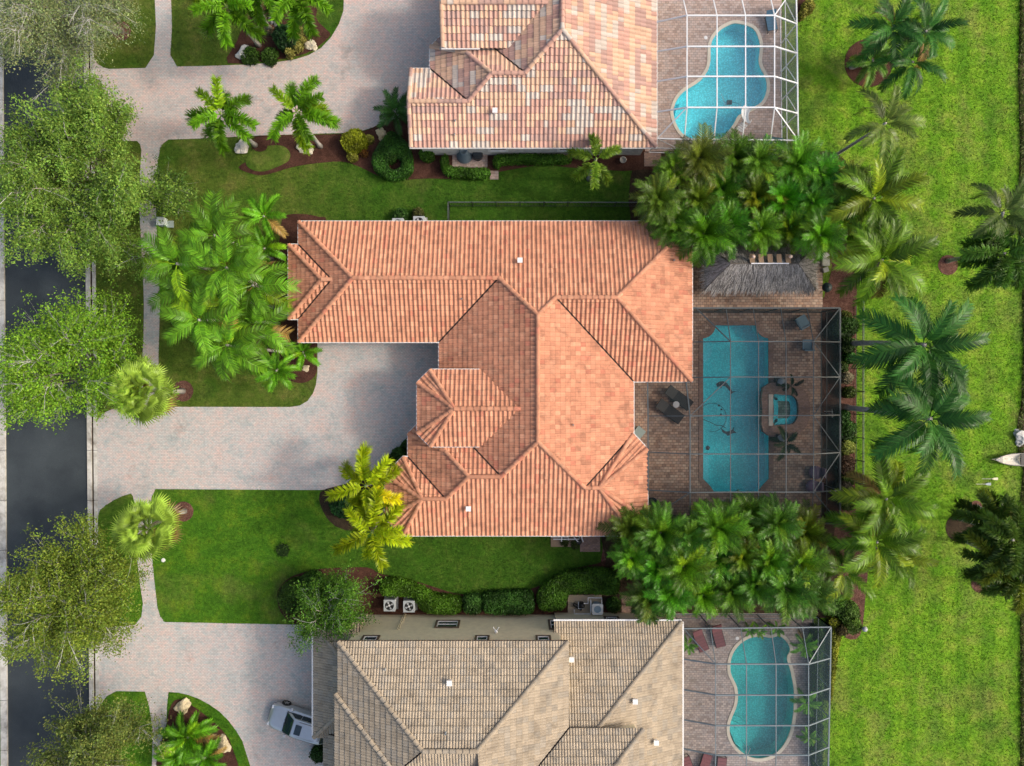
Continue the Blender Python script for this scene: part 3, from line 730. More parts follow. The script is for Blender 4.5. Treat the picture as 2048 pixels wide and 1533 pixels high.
for k, x in enumerate((620, 700, 780)):
    c = W(x + 40, 683, 0); mb = MB()
    for r in range(4): mb.box((c.x * .94, EC(AS, AW)[1] + .47, .33 + r * .6), (2.5, .06, .57))
    mb.build('garage_door', M['white'], house)
for x, y, nn in ((EC(CE, ES)[0] - .5, -1.2, (1, 0)), (EC(EE, AN)[0] - .5, 3.0, (1, 0)), (EC(EE, AN)[0] - .5, 7.5, (1, 0))): window(house, (x, y, 1.3), 2.4, 2.2, nn, 'white')
for x in (-6, 0, 6): window(house, (x, EC(AN, AW)[1] - .5, 1.6), 1.4, 1.4, (0, 1), 'white')
def vent(rf, px, py, pls, kind='box', col=(.8, .8, .8)):
    for pl in pls:
        z = H
        for _ in range(12): q = W2(px, py, z + .25); z = pl.z(*q)
    mb = MB(); q = W2(px, py, z + .25)
    if kind == 'box': mb.box((q[0], q[1], z + .16), (.2, .2, .34)); mb.box((q[0], q[1], z + .36), (.34, .34, .08))
    else: mb.lathe([(.05, -.1), (.05, .3), (.04, .3), (.04, .1)], (q[0], q[1], z), 8)
    mb.build('roof_vent', M['white'] if kind == 'box' else M['galv'], rf)
vent(roof, 1040, 521, [AN]); vent(roof, 937, 1017, [SS]); vent(roof, 923, 597, [AS], 'pipe'); vent(roof, 1349, 520, [EE], 'pipe'); vent(roof, 1147, 850, [CE], 'pipe'); vent(roof, 951, 893, [CW], 'pipe')

# ---- upper neighbour, variegated tiles
hs = thing('house', 'house with mottled pink and cream tiled roof at the top edge', 'house')
S_, E_ = PL('S', 294, H), PL('E', 1312, H); CW_ = PW('W', E_.e - 13.42, H)
BW_, BN_ = PL('W', 861, H), PW('N', -S_.e + 8.6, H); GN_ = PW('N', -S_.e + 5.4, H)
gx = -7.0; YT = 34.0
q1, q2, q3, q4 = X3(S_, GN_, BW_), X3(BN_, BW_, S_), X3(CW_, S_, BN_), X3(CW_, E_, S_)
gr = (gx, -S_.e + 2.7); ch1 = W2(861, 94, H); ch2 = (ch1[0] + (BN_.e - ch1[1]), BN_.e); hq = X2(BW_, BN_, H + .42 * 2.6)
KC = PC(ch1, ch2, hq, BW_.z(*hq), H)
HU = 4.6
US, UN_ = PL('S', 95, HU), PW('N', 27.49, HU); ux = -4.66
ur = (ux, (27.49 - US.e) / 2); u2 = X3(US, UN_, CW_)
faces = [(S_, [(gx, -S_.e), gr, q1, q2, q3, q4, EC(S_, E_)]), (GN_, [gr, q1, EC(GN_, BW_), (gx, GN_.e)]), (BW_, [EC(BW_, GN_), q1, q2, hq, ch1]), (KC, [ch1, hq, ch2]),
 (BN_, [ch2, hq, q2, q3, EC(BN_, CW_)]), (CW_, [EC(CW_, BN_), q3, q4, (q4[0], YT), (-CW_.e, YT)]), (E_, [EC(S_, E_), q4, (q4[0], YT), (E_.e, YT)]),
 (US, [(ux, -US.e), ur, u2, X2(US, CW_, HU)]), (UN_, [(ux, UN_.e), ur, u2, X2(UN_, CW_, HU)])]
caps = [seg(S_, gr, q1), seg(S_, q1, q2), seg(S_, q2, q3), seg(S_, q3, q4), seg(S_, q4, EC(S_, E_)), seg(CW_, q4, (q4[0], YT)), seg(BW_, q2, hq), seg(KC, hq, ch1), seg(KC, hq, ch2), seg(US, ur, u2),
 seg(S_, (gx, -S_.e), gr), seg(GN_, (gx, GN_.e), gr), seg(US, (ux, -US.e), ur), seg(UN_, (ux, UN_.e), ur)]
rf2 = tile_roof(hs, faces, ST_VAR, caps)
out = [(gx, -S_.e), EC(S_, E_), (E_.e, YT), (-CW_.e, YT), EC(CW_, BN_), ch2, ch1, EC(BW_, GN_), (gx, GN_.e)]
house_box(hs, out, H, 'stucco_w')
mb = MB(); zr = S_.z(*gr); mb.add([(gx + .45, -S_.e + .4, H - .2), (gx + .45, GN_.e - .4, H - .2), (gx + .45, gr[1], zr - .1)], [(0, 1, 2)])
mb.build('gable', M['stucco_w'], hs)
mb = MB(); mb.prism([(ux + .4, -US.e + .45), (0, -US.e + .45), (0, UN_.e - .45), (ux + .4, UN_.e - .45)], 2.5, HU - .1)
mb.add([(ux + .4, -US.e + .4, HU - .15), (ux + .4, UN_.e - .4, HU - .15), (ux + .4, ur[1], US.z(*ur) - .1)], [(0, 1, 2)]); mb.build('entry_gable', M['stucco_w'], hs)
mb = MB(); mb.box(((ux + .8) - .0 + .4, -US.e - .06, HU - .05), (2.6, .1, .12)); mb.build('entry_gutter', M['white'], hs)
vent(rf2, 990, 222, [S_]); vent(rf2, 910, 240, [S_], 'pipe'); vent(rf2, 909, 268, [S_], 'pipe')
for x in (-1., 4.): window(hs, (x, -S_.e + .5, 1.7), 1.2, 1.2, (0, -1), 'white')

# ---- lower neighbour, tan two-storey
hb = thing('house', 'two-storey cream house with tan tiled roof at the bottom edge', 'house')
H2, H1 = 6.2, 3.4
UN, UW, UE = PL('N', 1283, H2), PL('W', 677, H2), PL('E', 1136, H2); US2 = PW('S', UN.e - 11.6, H2)
r1, r2 = X3(UN, UW, US2), X3(UN, UE, US2)
VN, VE = PL('N', 1457, H2), PL('E', 1287, H2)
LN2, LW2 = PL('N', 1387, H2), PL('W', 671, H2)
RN, RE = PL('N', 1243, H1), PL('E', 1363, H1)
PN, PWs, PS = PL('N', 1246, H1), PL('W', 628, H1), PL('S', 1474, H1); QW = PL('W', 648, H1)
YB = -29.5
def diag(p, dx, dy, t): return (p[0] + dx * t, p[1] + dy * t)
vA, vB = EC(VN, UE), EC(VN, VE); dA = vA[1] - YB; dA = 6.0
lA = EC(LN2, LW2)
xr0 = W(1107, 1243, H1).x; hr = X2(RN, RE, H1 + .42 * 6.3)
pn0 = EC(PN, PWs)
faces = [(UN, [EC(UN, UW), r1, r2, EC(UN, UE)]), (UW, [EC(UN, UW), r1, EC(UW, US2)]), (UE, [EC(UN, UE), r2, diag(vA, -1, -1, 5.4), vA]),
 (US2, [EC(US2, UW), r1, r2, EC(US2, UE)]),
 (VN, [vA, diag(vA, -1, -1, dA), diag(vB, -1, -1, dA), vB]), (VE, [vB, diag(vB, -1, -1, dA), (vB[0], vB[1] - 9)]),
 (LN2, [lA, diag(lA, 1, -1, 5), diag(EC(LN2, UW), 1, -1, 5), EC(LN2, UW)]), (LW2, [lA, diag(lA, 1, -1, 5), (lA[0] + .0, lA[1] - 10)]),
 (RN, [(xr0, RN.e), (xr0, RN.e - 6.3), hr, EC(RN, RE)]), (RE, [EC(RN, RE), hr, (hr[0], YB), (RE.e, YB)]),
 (PN, [pn0, diag(pn0, 1, -1, 2.6), (pn0[0] + 3.2, pn0[1] - 2.6), (pn0[0] + 3.2, pn0[1])]), (PWs, [pn0, diag(pn0, 1, -1, 2.6), diag(EC(PWs, PS), 1, 1, 2.6), EC(PWs, PS)]),
 (PS, [EC(PS, PWs), diag(EC(PWs, PS), 1, 1, 2.6), (EC(PS, PWs)[0] + 3, EC(PS, PWs)[1] + 2.6), (EC(PS, PWs)[0] + 3, EC(PS, PWs)[1])]),
 (QW, [(-QW.e, -PS.e + .3), (-QW.e + 2.2, -PS.e + .3), (-QW.e + 2.2, YB), (-QW.e, YB)])]
caps = [seg(UN, EC(UN, UW), r1), seg(UN, r1, r2), seg(UN, r2, EC(UN, UE)), seg(VN, vB, diag(vB, -1, -1, dA)), seg(LW2, lA, diag(lA, 1, -1, 5)),
 seg(RN, EC(RN, RE), hr), seg(PN, pn0, diag(pn0, 1, -1, 2.6)), seg(PWs, EC(PWs, PS), diag(EC(PWs, PS), 1, 1, 2.6)), seg(RE, hr, (hr[0], YB))]
rf3 = tile_roof(hb, faces, ST_TAN, caps)
WY = -17.15
main_w = [(-UW.e + .4, WY), (UE.e - .4, WY), (UE.e - .4, -30), (-UW.e + .4, -30)]
BLOCK += [main_w, [(UE.e - .5, -17.0), (RE.e - .5, -17.0), (RE.e - .5, -30), (UE.e - .5, -30)], [(pn0[0] + .5, pn0[1] - .5), (pn0[0] + 3, pn0[1] - .5), (pn0[0] + 3, -30), (pn0[0] + .5, -30)]]
mb = MB(); mb.prism(main_w, 0, H2 - .05, top=False); mb.build('wall', M['stucco_c'], hb)
mb = MB(); mb.prism([(UE.e - .5, -17.0), (RE.e - .5, -17.0), (RE.e - .5, -30), (UE.e - .5, -30)], 0, H1 - .1, top=False); mb.build('side_wall', M['stucco_c'], hb)
mb = MB(); mb.prism([(UE.e - 3, VN.e - .35), (VE.e - .4, VN.e - .35), (VE.e - .4, -30), (UE.e - 3, -30)], 3, H2 - .05, top=False); mb.build('rear_wall', M['stucco_c'], hb)
mb = MB(); mb.prism([(pn0[0] + .5, pn0[1] - .5), (pn0[0] + 3, pn0[1] - .5), (pn0[0] + 3, -PS.e + .5), (pn0[0] + .5, -PS.e + .5)], 0, H1 - .1, top=False); mb.build('garage_wall', M['stucco_c'], hb)
for nm, o_, h_ in (('gutter', [(pn0[0], pn0[1]), (pn0[0], -PS.e)], H1), ('gutter', [(xr0, RN.e), (RE.e, RN.e)], H1), ('gutter', [(RE.e, RN.e), (RE.e, YB)], H1)):
    mb = MB(); a, b = o_; d = Vector((b[0] - a[0], b[1] - a[1])); nx = Vector((-abs(d.y), abs(d.x))).normalized() if a[0] < 0 else Vector((abs(d.y), abs(d.x))).normalized()
    mb.tube([(a[0] + nx.x * .1, a[1] + nx.y * .1, h_ - .02), (b[0] + nx.x * .1, b[1] + nx.y * .1, h_ - .02)], .075, 4); mb.build(nm, M['white'] if a[1] != b[1] else M['alum_w'], hb)
mb = MB(); mb.tube([(-UW.e, UN.e + .03, H2 - .06), (UE.e, UN.e + .03, H2 - .06)], .05, 4); mb.tube([(-UW.e - .03, UN.e, H2 - .06), (-UW.e - .03, LN2.e, H2 - .06)], .05, 4); mb.build('fascia', M['trimbrown'], hb)
k = lambda px, z: (px - 1024) * (D - z) / F
window(hb, (k(895, 2.1), WY, 2.1), 1.45, 1.2, (0, 1)); window(hb, (k(740, 4.9), WY, 5.1), .9, 1.3, (0, 1)); window(hb, (k(964, 4.9), WY, 5.1), .7, 1.3, (0, 1)); window(hb, (k(1087, 4.9), WY, 5.1), .75, 1.3, (0, 1)); window(hb, (k(1112, 2.1), WY, 2.2), .8, 1.6, (0, 1)); window(hb, (k(1226, 2.0), -17.0, 1.8), .8, 1.4, (0, 1))
mb = MB(); x = k(802, 1.5)
for dx in (0, .12): mb.tube([(x + dx, WY + .06, 0), (x + dx, WY + .06, 3.2)], .035, 5)
mb.build('conduit', M['stucco_c'], hb)
mb = MB(); x = k(992, 4); mb.lathe([(.05, 0), (.12, .08), (.12, .14), (.02, .2)], (x, WY + .12, 3.7), 8)
for a in (-.6, .6): mb.tube([(x, WY + .1, 3.75), (x + math.sin(a) * .35, WY + .42, 3.75)], .035, 5)
mb.build('flood_light', M['white'], hb)
vent(rf3, 899, 1365, [UN]); vent(rf3, 1143, 1318, [RN]); vent(rf3, 770, 1340, [UN], 'pipe'); vent(rf3, 891, 1468, [UN], 'pipe'); vent(rf3, 1312, 1484, [RE]); vent(rf3, 1270, 1402, [RE])

# ================================================================ pool cages
def cage(label, frame, screen, nodes, beams, panels, origin, thick=.055):
    t = thing('pool_cage', label, 'screen enclosure', (origin[0], origin[1], 0))
    O = Vector((origin[0], origin[1], 0))
    for a, b, *r in beams:
        mb = MB(); mb.tube([nodes[a] - O, nodes[b] - O], (r[0] if r else thick), 4); mb.build('beam', M[frame], t)
    for p in panels:
        vs = [nodes[q] - O for q in p]; mb = MB(); mb.add(vs, [tuple(range(len(vs)))]); mb.build('screen_panel', M[screen if min(v.z for v in vs) > 1 else screen.replace('screen', 'wall')], t)
    return t
def grid_nodes(N, pre, xs, ys, z):
    for i, x in enumerate(xs):
        for j, y in enumerate(ys): N[(pre, i, j)] = W(x, y, z)
ZT, ZE = 4.4, 2.9
def lerpn(a, b, t): return a.lerp(b, t)
# --- top cage, white
N = {}; B = []; P = []
xs, ys = [1374, 1434, 1491, 1549], [31, 93, 153, 215]
grid_nodes(N, 'g', xs, ys, ZT)
for i in range(4): N[('g', i, -1)] = W(xs[i] - 7, 2, 3.6); N[('gg', i)] = W(xs[i] - 14, -30, 3.2)
for j, y in enumerate((44, 103, 163, 224)): N[('w', j)] = W(1314, y, 3.15)
for j, y in enumerate((48, 107, 167, 227)): N[('e', j)] = W((1593.5, 1594.3, 1595, 1595.6)[j], y, ZE)
N['se'] = W(1596.5, 281, ZE); N['sw'] = W(1314, 277, ZE); N['ne'] = W(1592, -30, ZE); N['nw'] = W(1314, -30, 3.15)
for i, x in enumerate((1369, 1428, 1485, 1541)): N[('s', i)] = W(x, 278.5 + i * .5, ZE)
for i in range(4):
    for j in range(3): B.append((('g', i, j), ('g', i, j + 1), .05))
    B.append((('g', i, 3), ('s', i), .05)); B.append((('g', i, 0), ('gg', i), .05))
for j in range(4):
    for i in range(3): B.append((('g', i, j), ('g', i + 1, j), .06))
    B.append((('w', j), ('g', 0, j), .06)); B.append((('g', 3, j), ('e', j), .06))
B += [('sw', ('g', 0, 3), .05), (('g', 3, 3), 'se', .05), ('sw', ('s', 0), .06), (('s', 0), ('s', 1), .06), (('s', 1), ('s', 2), .06), (('s', 2), ('s', 3), .06), (('s', 3), 'se', .06), ('se', ('e', 3), .06), ('ne', ('e', 0), .06), (('g', 3, 0), 'ne', .05)]
for j in range(3): B.append((('e', j), ('e', j + 1), .06))
def down(k, z=.05): v = N[k].copy(); v.z = z; N[('d', k)] = v; return ('d', k)
def mid(k, z): v = N[k].copy(); v.z = z; N[('m', k, z)] = v; return ('m', k, z)
east = ['se', ('e', 3), ('e', 2), ('e', 1), ('e', 0), 'ne']; south = ['sw', ('s', 0), ('s', 1), ('s', 2), ('s', 3), 'se']
for line in (east, south):
    for k in line: B.append((k, down(k), .045))
    for a, b in zip(line[:-1], line[1:]):
        B.append((('d', a), ('d', b), .04)); B.append((mid(a, 1.), mid(b, 1.), .035)); P.append((a, b, ('d', b), ('d', a)))
    for a, b in zip(line[:-1], line[1:]):
        B.append((a, ('m', b, 1.), .03))
for i in range(3):
    for j in range(3): P.append((('g', i, j), ('g', i + 1, j), ('g', i + 1, j + 1), ('g', i, j + 1)))
    P.append((('g', i, 3), ('g', i + 1, 3), ('s', i + 1), ('s', i))); P.append((('gg', i), ('gg', i + 1), ('g', i + 1, 0), ('g', i, 0)))
for j in range(3): P.append((('w', j), ('g', 0, j), ('g', 0, j + 1), ('w', j + 1))); P.append((('g', 3, j), ('e', j), ('e', j + 1), ('g', 3, j + 1)))
P += [(('w', 3), ('g', 0, 3), 'sw'), ('sw', ('g', 0, 3), ('s', 0)), (('g', 3, 3), ('s', 3), 'se'), (('g', 3, 3), 'se', ('e', 3)), (('g', 3, 0), 'ne', ('e', 0)), ('nw', ('gg', 0), ('g', 0, 0), ('w', 0))]
cage('white framed screen enclosure over the figure-eight pool', 'alum_w', 'screen_w', N, B, P, W2(1455, 150))
# --- main cage, bronze
N = {}; B = []; P = []
xs, ys = [1461, 1517, 1572, 1627], [683, 754, 831, 908, 984]
grid_nodes(N, 'g', xs, ys, ZT)
N['nw'] = W(1384, 616, ZE); N['ne'] = W(1680, 616, ZE); N['n0'] = W(1392, 616, ZE)
for i, x in enumerate((1452, 1506, 1561, 1614)): N[('n', i)] = W(x, 616, ZE)
for j, y in enumerate((684, 754, 830, 905, 981)): N[('e', j)] = W(1680, y, ZE)
N['se'] = W(1680, 1047, ZE); N['s0'] = W(1294, 1040, ZE)
for i, x in enumerate((1380, 1458, 1512, 1566, 1620)): N[('s', i)] = W(x, 1047, ZE)
N[('w', 0)] = W(1384, 684, 3.2); N[('w', 1)] = W(1384, 755, 3.2); N['c0'] = W(1372, 764, 3.3); N['k2'] = W(1380, 832, ZT); N['k3'] = W(1380, 908, ZT); N['k4'] = W(1380, 985, ZT)
N['h0'] = W(1295, 764, 3.25); N['h1'] = W(1296, 832, 3.25); N['h2'] = W(1296, 904, 3.25); N['h3'] = W(1296, 980, 3.25)
for i in range(4):
    for j in range(4): B.append((('g', i, j), ('g', i, j + 1), .035))
    B.append((('g', i, 0), ('n', i), .035)); B.append((('g', i, 4), ('s', i + 1), .035))
for j in range(5):
    for i in range(3): B.append((('g', i, j), ('g', i + 1, j), .05))
    B.append((('g', 3, j), ('e', j), .045))
B += [(('w', 0), ('g', 0, 0), .05), (('w', 1), ('g', 0, 1), .05), ('k2', ('g', 0, 2), .05), ('k3', ('g', 0, 3), .05), ('k4', ('g', 0, 4), .05), ('n0', ('g', 0, 0), .05), ('nw', 'ne', .07), (('g', 3, 0), 'ne', .04), ('ne', 'se', .07),
      ('c0', 'k2', .06), ('k2', 'k3', .06), ('k3', 'k4', .06), ('k2', ('g', 0, 1), .035), ('h0', 'h1', .06), ('h1', 'h2', .06), ('h2', 'h3', .06), ('h1', 'k2', .035), ('h2', 'k3', .05), ('h3', 'k4', .05), ('k4', ('s', 0), .05), ('s0', 'k4', .045), ('s0', ('s', 0), .06), (('s', 0), 'se', .07),
      (('g', 3, 0), ('e', 1), .03), (('e', 1), ('g', 3, 2), .03), (('g', 3, 2), ('e', 3), .03), (('e', 3), ('g', 3, 4), .03), (('g', 3, 4), 'se', .04)]
east = ['ne', ('e', 0), ('e', 1), ('e', 2), ('e', 3), ('e', 4), 'se']; north = ['nw', ('n', 0), ('n', 1), ('n', 2), ('n', 3), 'ne']; south = ['s0', ('s', 0), ('s', 1), ('s', 2), ('s', 3), ('s', 4), 'se']
for line in (east, north, south):
    for k in line: B.append((k, down(k), .045))
    for a, b in zip(line[:-1], line[1:]):
        B.append((('d', a), ('d', b), .04)); B.append((mid(a, .9), mid(b, .9), .03)); P.append((a, b, ('d', b), ('d', a)))
for i in range(3):
    for j in range(4): P.append((('g', i, j), ('g', i + 1, j), ('g', i + 1, j + 1), ('g', i, j + 1)))
    P.append((('n', i), ('n', i + 1), ('g', i + 1, 0), ('g', i, 0))); P.append((('s', i + 1), ('s', i + 2), ('g', i + 1, 4), ('g', i, 4)))
for j in range(4): P.append((('g', 3, j), ('e', j), ('e', j + 1), ('g', 3, j + 1)))
P += [('ne', ('e', 0), ('g', 3, 0)), ('ne', ('g', 3, 0), ('n', 3)), ('nw', ('n', 0), ('g', 0, 0)), ('nw', ('g', 0, 0), ('w', 0)), (('w', 0), ('g', 0, 0), ('g', 0, 1), ('w', 1)), (('w', 1), ('g', 0, 1), 'k2', 'c0'), ('k2', ('g', 0, 1), ('g', 0, 2)),
      ('k2', ('g', 0, 2), ('g', 0, 3), 'k3'), ('k3', ('g', 0, 3), ('g', 0, 4), 'k4'), ('k4', ('g', 0, 4), ('s', 1), ('s', 0)), ('h0', 'c0', 'k2', 'h1'), ('h1', 'k2', 'k3', 'h2'), ('h2', 'k3', 'k4', 'h3'), ('h3', 'k4', ('s', 0), 's0'), (('g', 3, 4), ('s', 4), 'se'), (('g', 3, 4), 'se', ('e', 4))]
cage('dark screened enclosure over the long rectangular pool', 'alum_d', 'screen_d', N, B, P, W2(1500, 830))
# --- bottom cage, grey
N = {}; B = []; P = []
xs, ys = [1431, 1493, 1552, 1617], [1328, 1390, 1451, 1510]
grid_nodes(N, 'g', xs, ys, ZT)
for i in range(4): N[('g', i, 4)] = W(xs[i] - 1, 1572, ZT)
N['nw'] = W(1367, 1257, ZE); N['ne'] = W(1662, 1254, ZE)
for i, x in enumerate((1421, 1481, 1542, 1605)): N[('n', i)] = W(x, 1256, ZE)
for j, y in enumerate((1318, 1379, 1439, 1497, 1560)): N[('w', j)] = W(1365, y, 3.35)
for j, y in enumerate((1316, 1376, 1435, 1494, 1555)): N[('e', j)] = W(1661 - j * 1.2, y, ZE)
for i in range(4):
    for j in range(4): B.append((('g', i, j), ('g', i, j + 1), .04))
    B.append((('n', i), ('g', i, 0), .035))
for j in range(5):
    for i in range(3): B.append((('g', i, j), ('g', i + 1, j), .055))
    B.append((('w', j), ('g', 0, j), .055)); B.append((('g', 3, j), ('e', j), .055))
B += [('nw', ('g', 0, 0), .04), (('g', 3, 0), 'ne', .04), ('nw', 'ne', .06), ('ne', ('e', 4), .06), ('nw', ('w', 4), .05)]
north = ['nw', ('n', 0), ('n', 1), ('n', 2), ('n', 3), 'ne']; east = ['ne', ('e', 0), ('e', 1), ('e', 2), ('e', 3), ('e', 4)]
for line in (north, east):
    for k in line: B.append((k, down(k), .045))
    for a, b in zip(line[:-1], line[1:]):
        B.append((('d', a), ('d', b), .04)); B.append((mid(a, .95), mid(b, .95), .03)); P.append((a, b, ('d', b), ('d', a)))
for i in range(3):
    for j in range(4): P.append((('g', i, j), ('g', i + 1, j), ('g', i + 1, j + 1), ('g', i, j + 1)))
    P.append((('n', i), ('n', i + 1), ('g', i + 1, 0), ('g', i, 0)))
for j in range(4): P.append((('g', 3, j), ('e', j), ('e', j + 1), ('g', 3, j + 1))); P.append((('w', j), ('g', 0, j), ('g', 0, j + 1), ('w', j + 1)))
P += [('nw', ('n', 0), ('g', 0, 0)), ('nw', ('g', 0, 0), ('w', 0)), (('n', 3), 'ne', ('g', 3, 0)), ('ne', ('e', 0), ('g', 3, 0))]
cage('grey screened enclosure over the kidney shaped pool', 'alum_g', 'screen_g', N, B, P, W2(1520, 1400))

# ================================================================ palms
def frond_mesh(name, L, n, leaf, wid, droop, fwd, hang, plum=0., seed=0, keel=.35, taper=.5, start=.12, bare=.02):
    rg = random.Random(seed); mb = MB()
    ns = 14; pts = []; x = z = 0.; ang = 0.
    for i in range(ns + 1):
        t = i / ns; pts.append(Vector((x, 0, z)))
        a = -droop * t ** 1.5; x += math.cos(a) * L / ns; z += math.sin(a) * L / ns
    def at(t):
        f = min(t, .9999) * ns; i = int(f); p = pts[i].lerp(pts[i + 1], f - i); d = (pts[i + 1] - pts[i]).normalized(); return p, d
    mb.tube(pts, [bare * 1.6 * (1 - .8 * i / ns) + .004 for i in range(ns + 1)], 3, (1.15, 1.1, .75), cap=False)
    for k in range(n):
        t = start + (1 - start) * (k + .5) / n
        p, d = at(t); up = Vector((0, 1, 0)).cross(d) * -1
        ll = leaf * (min(1, (t - start) / .18 + .45)) * (1 - taper * max(0, (t - .55) / .45) ** 1.4) * rg.uniform(.85, 1.1)
        for sgn in (-1, 1):
            r = sgn * (keel + rg.uniform(-.12, .12)) if not plum else rg.uniform(-1, 1) * plum * math.pi
            side = Vector((0, sgn, 0)) * math.cos(r) + up * abs(math.sin(r)) * (1 if not plum else math.copysign(1, r))
            f = fwd * rg.uniform(.8, 1.2) * (.7 + .7 * t)
            dr = (side + d * f).normalized()
            wv = d * wid * (.5 + .5 * (1 - t * .4))
            m = p + dr * ll * .5 + Vector((0, 0, -hang * ll * .1)); e = p + dr * ll * .93 + Vector((0, 0, -hang * ll * .5))
            g = rg.uniform(.6, 1.35); yl = rg.uniform(.9, 1.15)
            mb.add([p - wv * .35, p + wv * .35, m + wv * .5, e, m - wv * .5], [(0, 1, 2, 4), (4, 2, 3)], (g * yl, g, g * .9))
    return mb.mesh(name, M['frond'])
def fan_mesh(name, seed):
    rg = random.Random(seed); mb = MB(); pl = 1.25
    mb.tube([(0, 0, 0), (pl * .6, 0, .02), (pl, 0, -.05)], [.025, .018, .012], 3, (1.3, 1.15, .8), cap=False)
    n = 26
    for k in range(n):
        a = R(-125 + 250 * k / (n - 1)); ll = rg.uniform(.82, 1.05) * (.95 if abs(a) > 1.6 else 1.08)
        d = Vector((math.cos(a), math.sin(a), .12 * math.cos(2 * a))); c = Vector((pl, 0, -.05)); w_ = Vector((-math.sin(a), math.cos(a), 0)) * .055
        dz = Vector((0, 0, -.05 - .1 * abs(math.sin(a)))); g = rg.uniform(.82, 1.18)
        m = c + d * ll * .55; e_ = c + d * ll + Vector((0, 0, -.28 * ll))
        mb.add([c, m - w_ + dz * .3, m + w_ + Vector((0, 0, .02)), e_], [(0, 1, 3, 2)], (g, g, g * .9))
    return mb.mesh(name, M['frond'])
FR = {
 'coco': [frond_mesh('coconut_frond', 4.2, 46, 1.0, .125, R(d), .75, .5, seed=i, keel=.25, taper=.42) for i, d in enumerate((70, 85, 100))],
 'queen': [frond_mesh('queen_frond', 3.2, 24, .92, .13, R(d), .5, 1.0, seed=10 + i, keel=.3, taper=.4) for i, d in enumerate((90, 110, 125))],
 'fox': [frond_mesh('foxtail_frond', 2.5, 150, .6, .085, R(d), .42, .1, plum=.55, seed=20 + i, taper=.12, start=.12) for i, d in enumerate((75, 95, 110))],
 'clump': [frond_mesh('clump_frond', 2.0, 25, .56, .07, R(d), .55, .55, seed=30 + i, keel=.3, taper=.45) for i, d in enumerate((55, 70, 85))],
 'small': [frond_mesh('small_frond', 1.5, 26, .42, .075, R(d), .6, .5, seed=40 + i, keel=.45) for i, d in enumerate((60, 80))],
 'fan': [fan_mesh('fan_frond', 50 + i) for i in range(3)],
}
GREEN = {'coco': (.035, .13, .02), 'cocoy': (.1, .205, .012), 'queen': (.1, .25, .014), 'fox': (.11, .27, .012), 'foxy': (.3, .4, .01), 'clump': (.085, .225, .014), 'small': (.1, .29, .012), 'fan': (.26, .4, .05), 'dark': (.035, .085, .02)}
def palm(kind, crown, base, h, label, col=None, n=16, sc=1., group=None, el=(68, -12), name=None, yellow=.1, trunk=.14, shaft=False, cat='palm tree'):
    """crown: pixel of the growing point at height h; base: pixel of the foot"""
    c = W(crown[0], crown[1], h); b = W(*base) if base else Vector((c.x * .985, c.y * .985, 0))
    t = thing(name or {'coco': 'coconut_palm', 'queen': 'queen_palm', 'fox': 'foxtail_palm', 'clump': 'clumping_palm', 'small': 'small_palm', 'fan': 'fan_palm'}[kind], label, cat, b, group=group)
    top = c - b; mb = MB(); m = 9; bend = Vector((-top.y, top.x, 0)) * rnd(-.05, .05)
    pts = [top * (i / m) + Vector((top.x, top.y, 0)) * (-.18 * math.sin(math.pi * i / m)) + bend * math.sin(math.pi * i / m) for i in range(m + 1)]
    g = rnd(.85, 1.1); tc = (.36 * g, .34 * g, .3 * g)
    mb.tube(pts, [trunk * (1.55 if i == 0 else 1.05 - .35 * i / m) for i in range(m + 1)], 8, tc); mb.build('trunk', M['palmbark'], t, smooth=True)
    if shaft:
        mb = MB(); mb.tube([top + Vector((0, 0, -.5)), top + Vector((0, 0, -.1)), top + Vector((0, 0, .25))], [trunk * .8, trunk * .75, .04], 7, (.2, .3, .06)); mb.build('crownshaft', M['frond'], t, smooth=True)
    a0 = rnd(0, 6.28); base_c = col or GREEN[kind]
    for k in range(n):
        u = k / max(1, n - 1); az = a0 + k * 2.39996 + rnd(-.2, .2); pitch = el[0] + (el[1] - el[0]) * u ** .8 + rnd(-8, 8)
        me = FR[kind][min(len(FR[kind]) - 1, int(u * len(FR[kind]) * rnd(.7, 1.2)))]
        v = rnd(.6, 1.42); cc = [x * v for x in base_c]
        if random.random() < yellow: cc = [cc[0] * 1.9, cc[1] * 1.35, cc[2]]
        if u > .8 and kind != 'fox' and random.random() < .14: cc = [.24 * v, .165 * v, .05 * v]
        s = sc * rnd(.85, 1.1) * ((.8 + .2 * min(1, u * 2.5)) if kind != 'fan' else (.5 + .5 * min(1, u * 1.6)))
        if kind == 'fan' and k % 4 == 0: link('frond', me, t, top, (0, -R(rnd(15, 50)), az + 1.), color=[x * .8 for x in cc], scale=rnd(.4, .6))
        link('frond', me, t, top + Vector((math.cos(az) * .06, math.sin(az) * .06, -.25 * u)), (rnd(-.35, .35), -R(pitch), az), color=cc, scale=s)
    return t
# foxtails by the upper drive
FE = (48, -5)
palm('fox', (441,227), (511,291), 6.0, 'bushy foxtail palm leaning over the upper driveway, left of its pair', n=10, el=FE, shaft=True, sc=1.08)
palm('fox', (593,222), (641,293), 5.8, 'bushy foxtail palm over the upper driveway, right of its pair', n=10, el=FE, shaft=True, sc=1.05)
palm('fox', (452,12), (518,91), 6.5, 'foxtail palm at the left of the island bed near the top edge', n=10, el=FE, shaft=True, sc=1.1)
palm('fox', (595,-12), (624,66), 6.6, 'foxtail palm with pale trunk on the island bed at the top edge', n=11, el=FE, shaft=True, sc=1.1)
palm('fox', (515,-28), (540,60), 6.3, 'foxtail palm cut by the top edge in the middle of the island bed', n=10, el=FE, shaft=True, sc=1.05)
palm('fox', (1192,318), (1178,358), 4.6, 'single lime green foxtail palm beside the mottled roof hedge', col=(.17, .29, .03), n=7, el=FE, shaft=True, sc=.88)
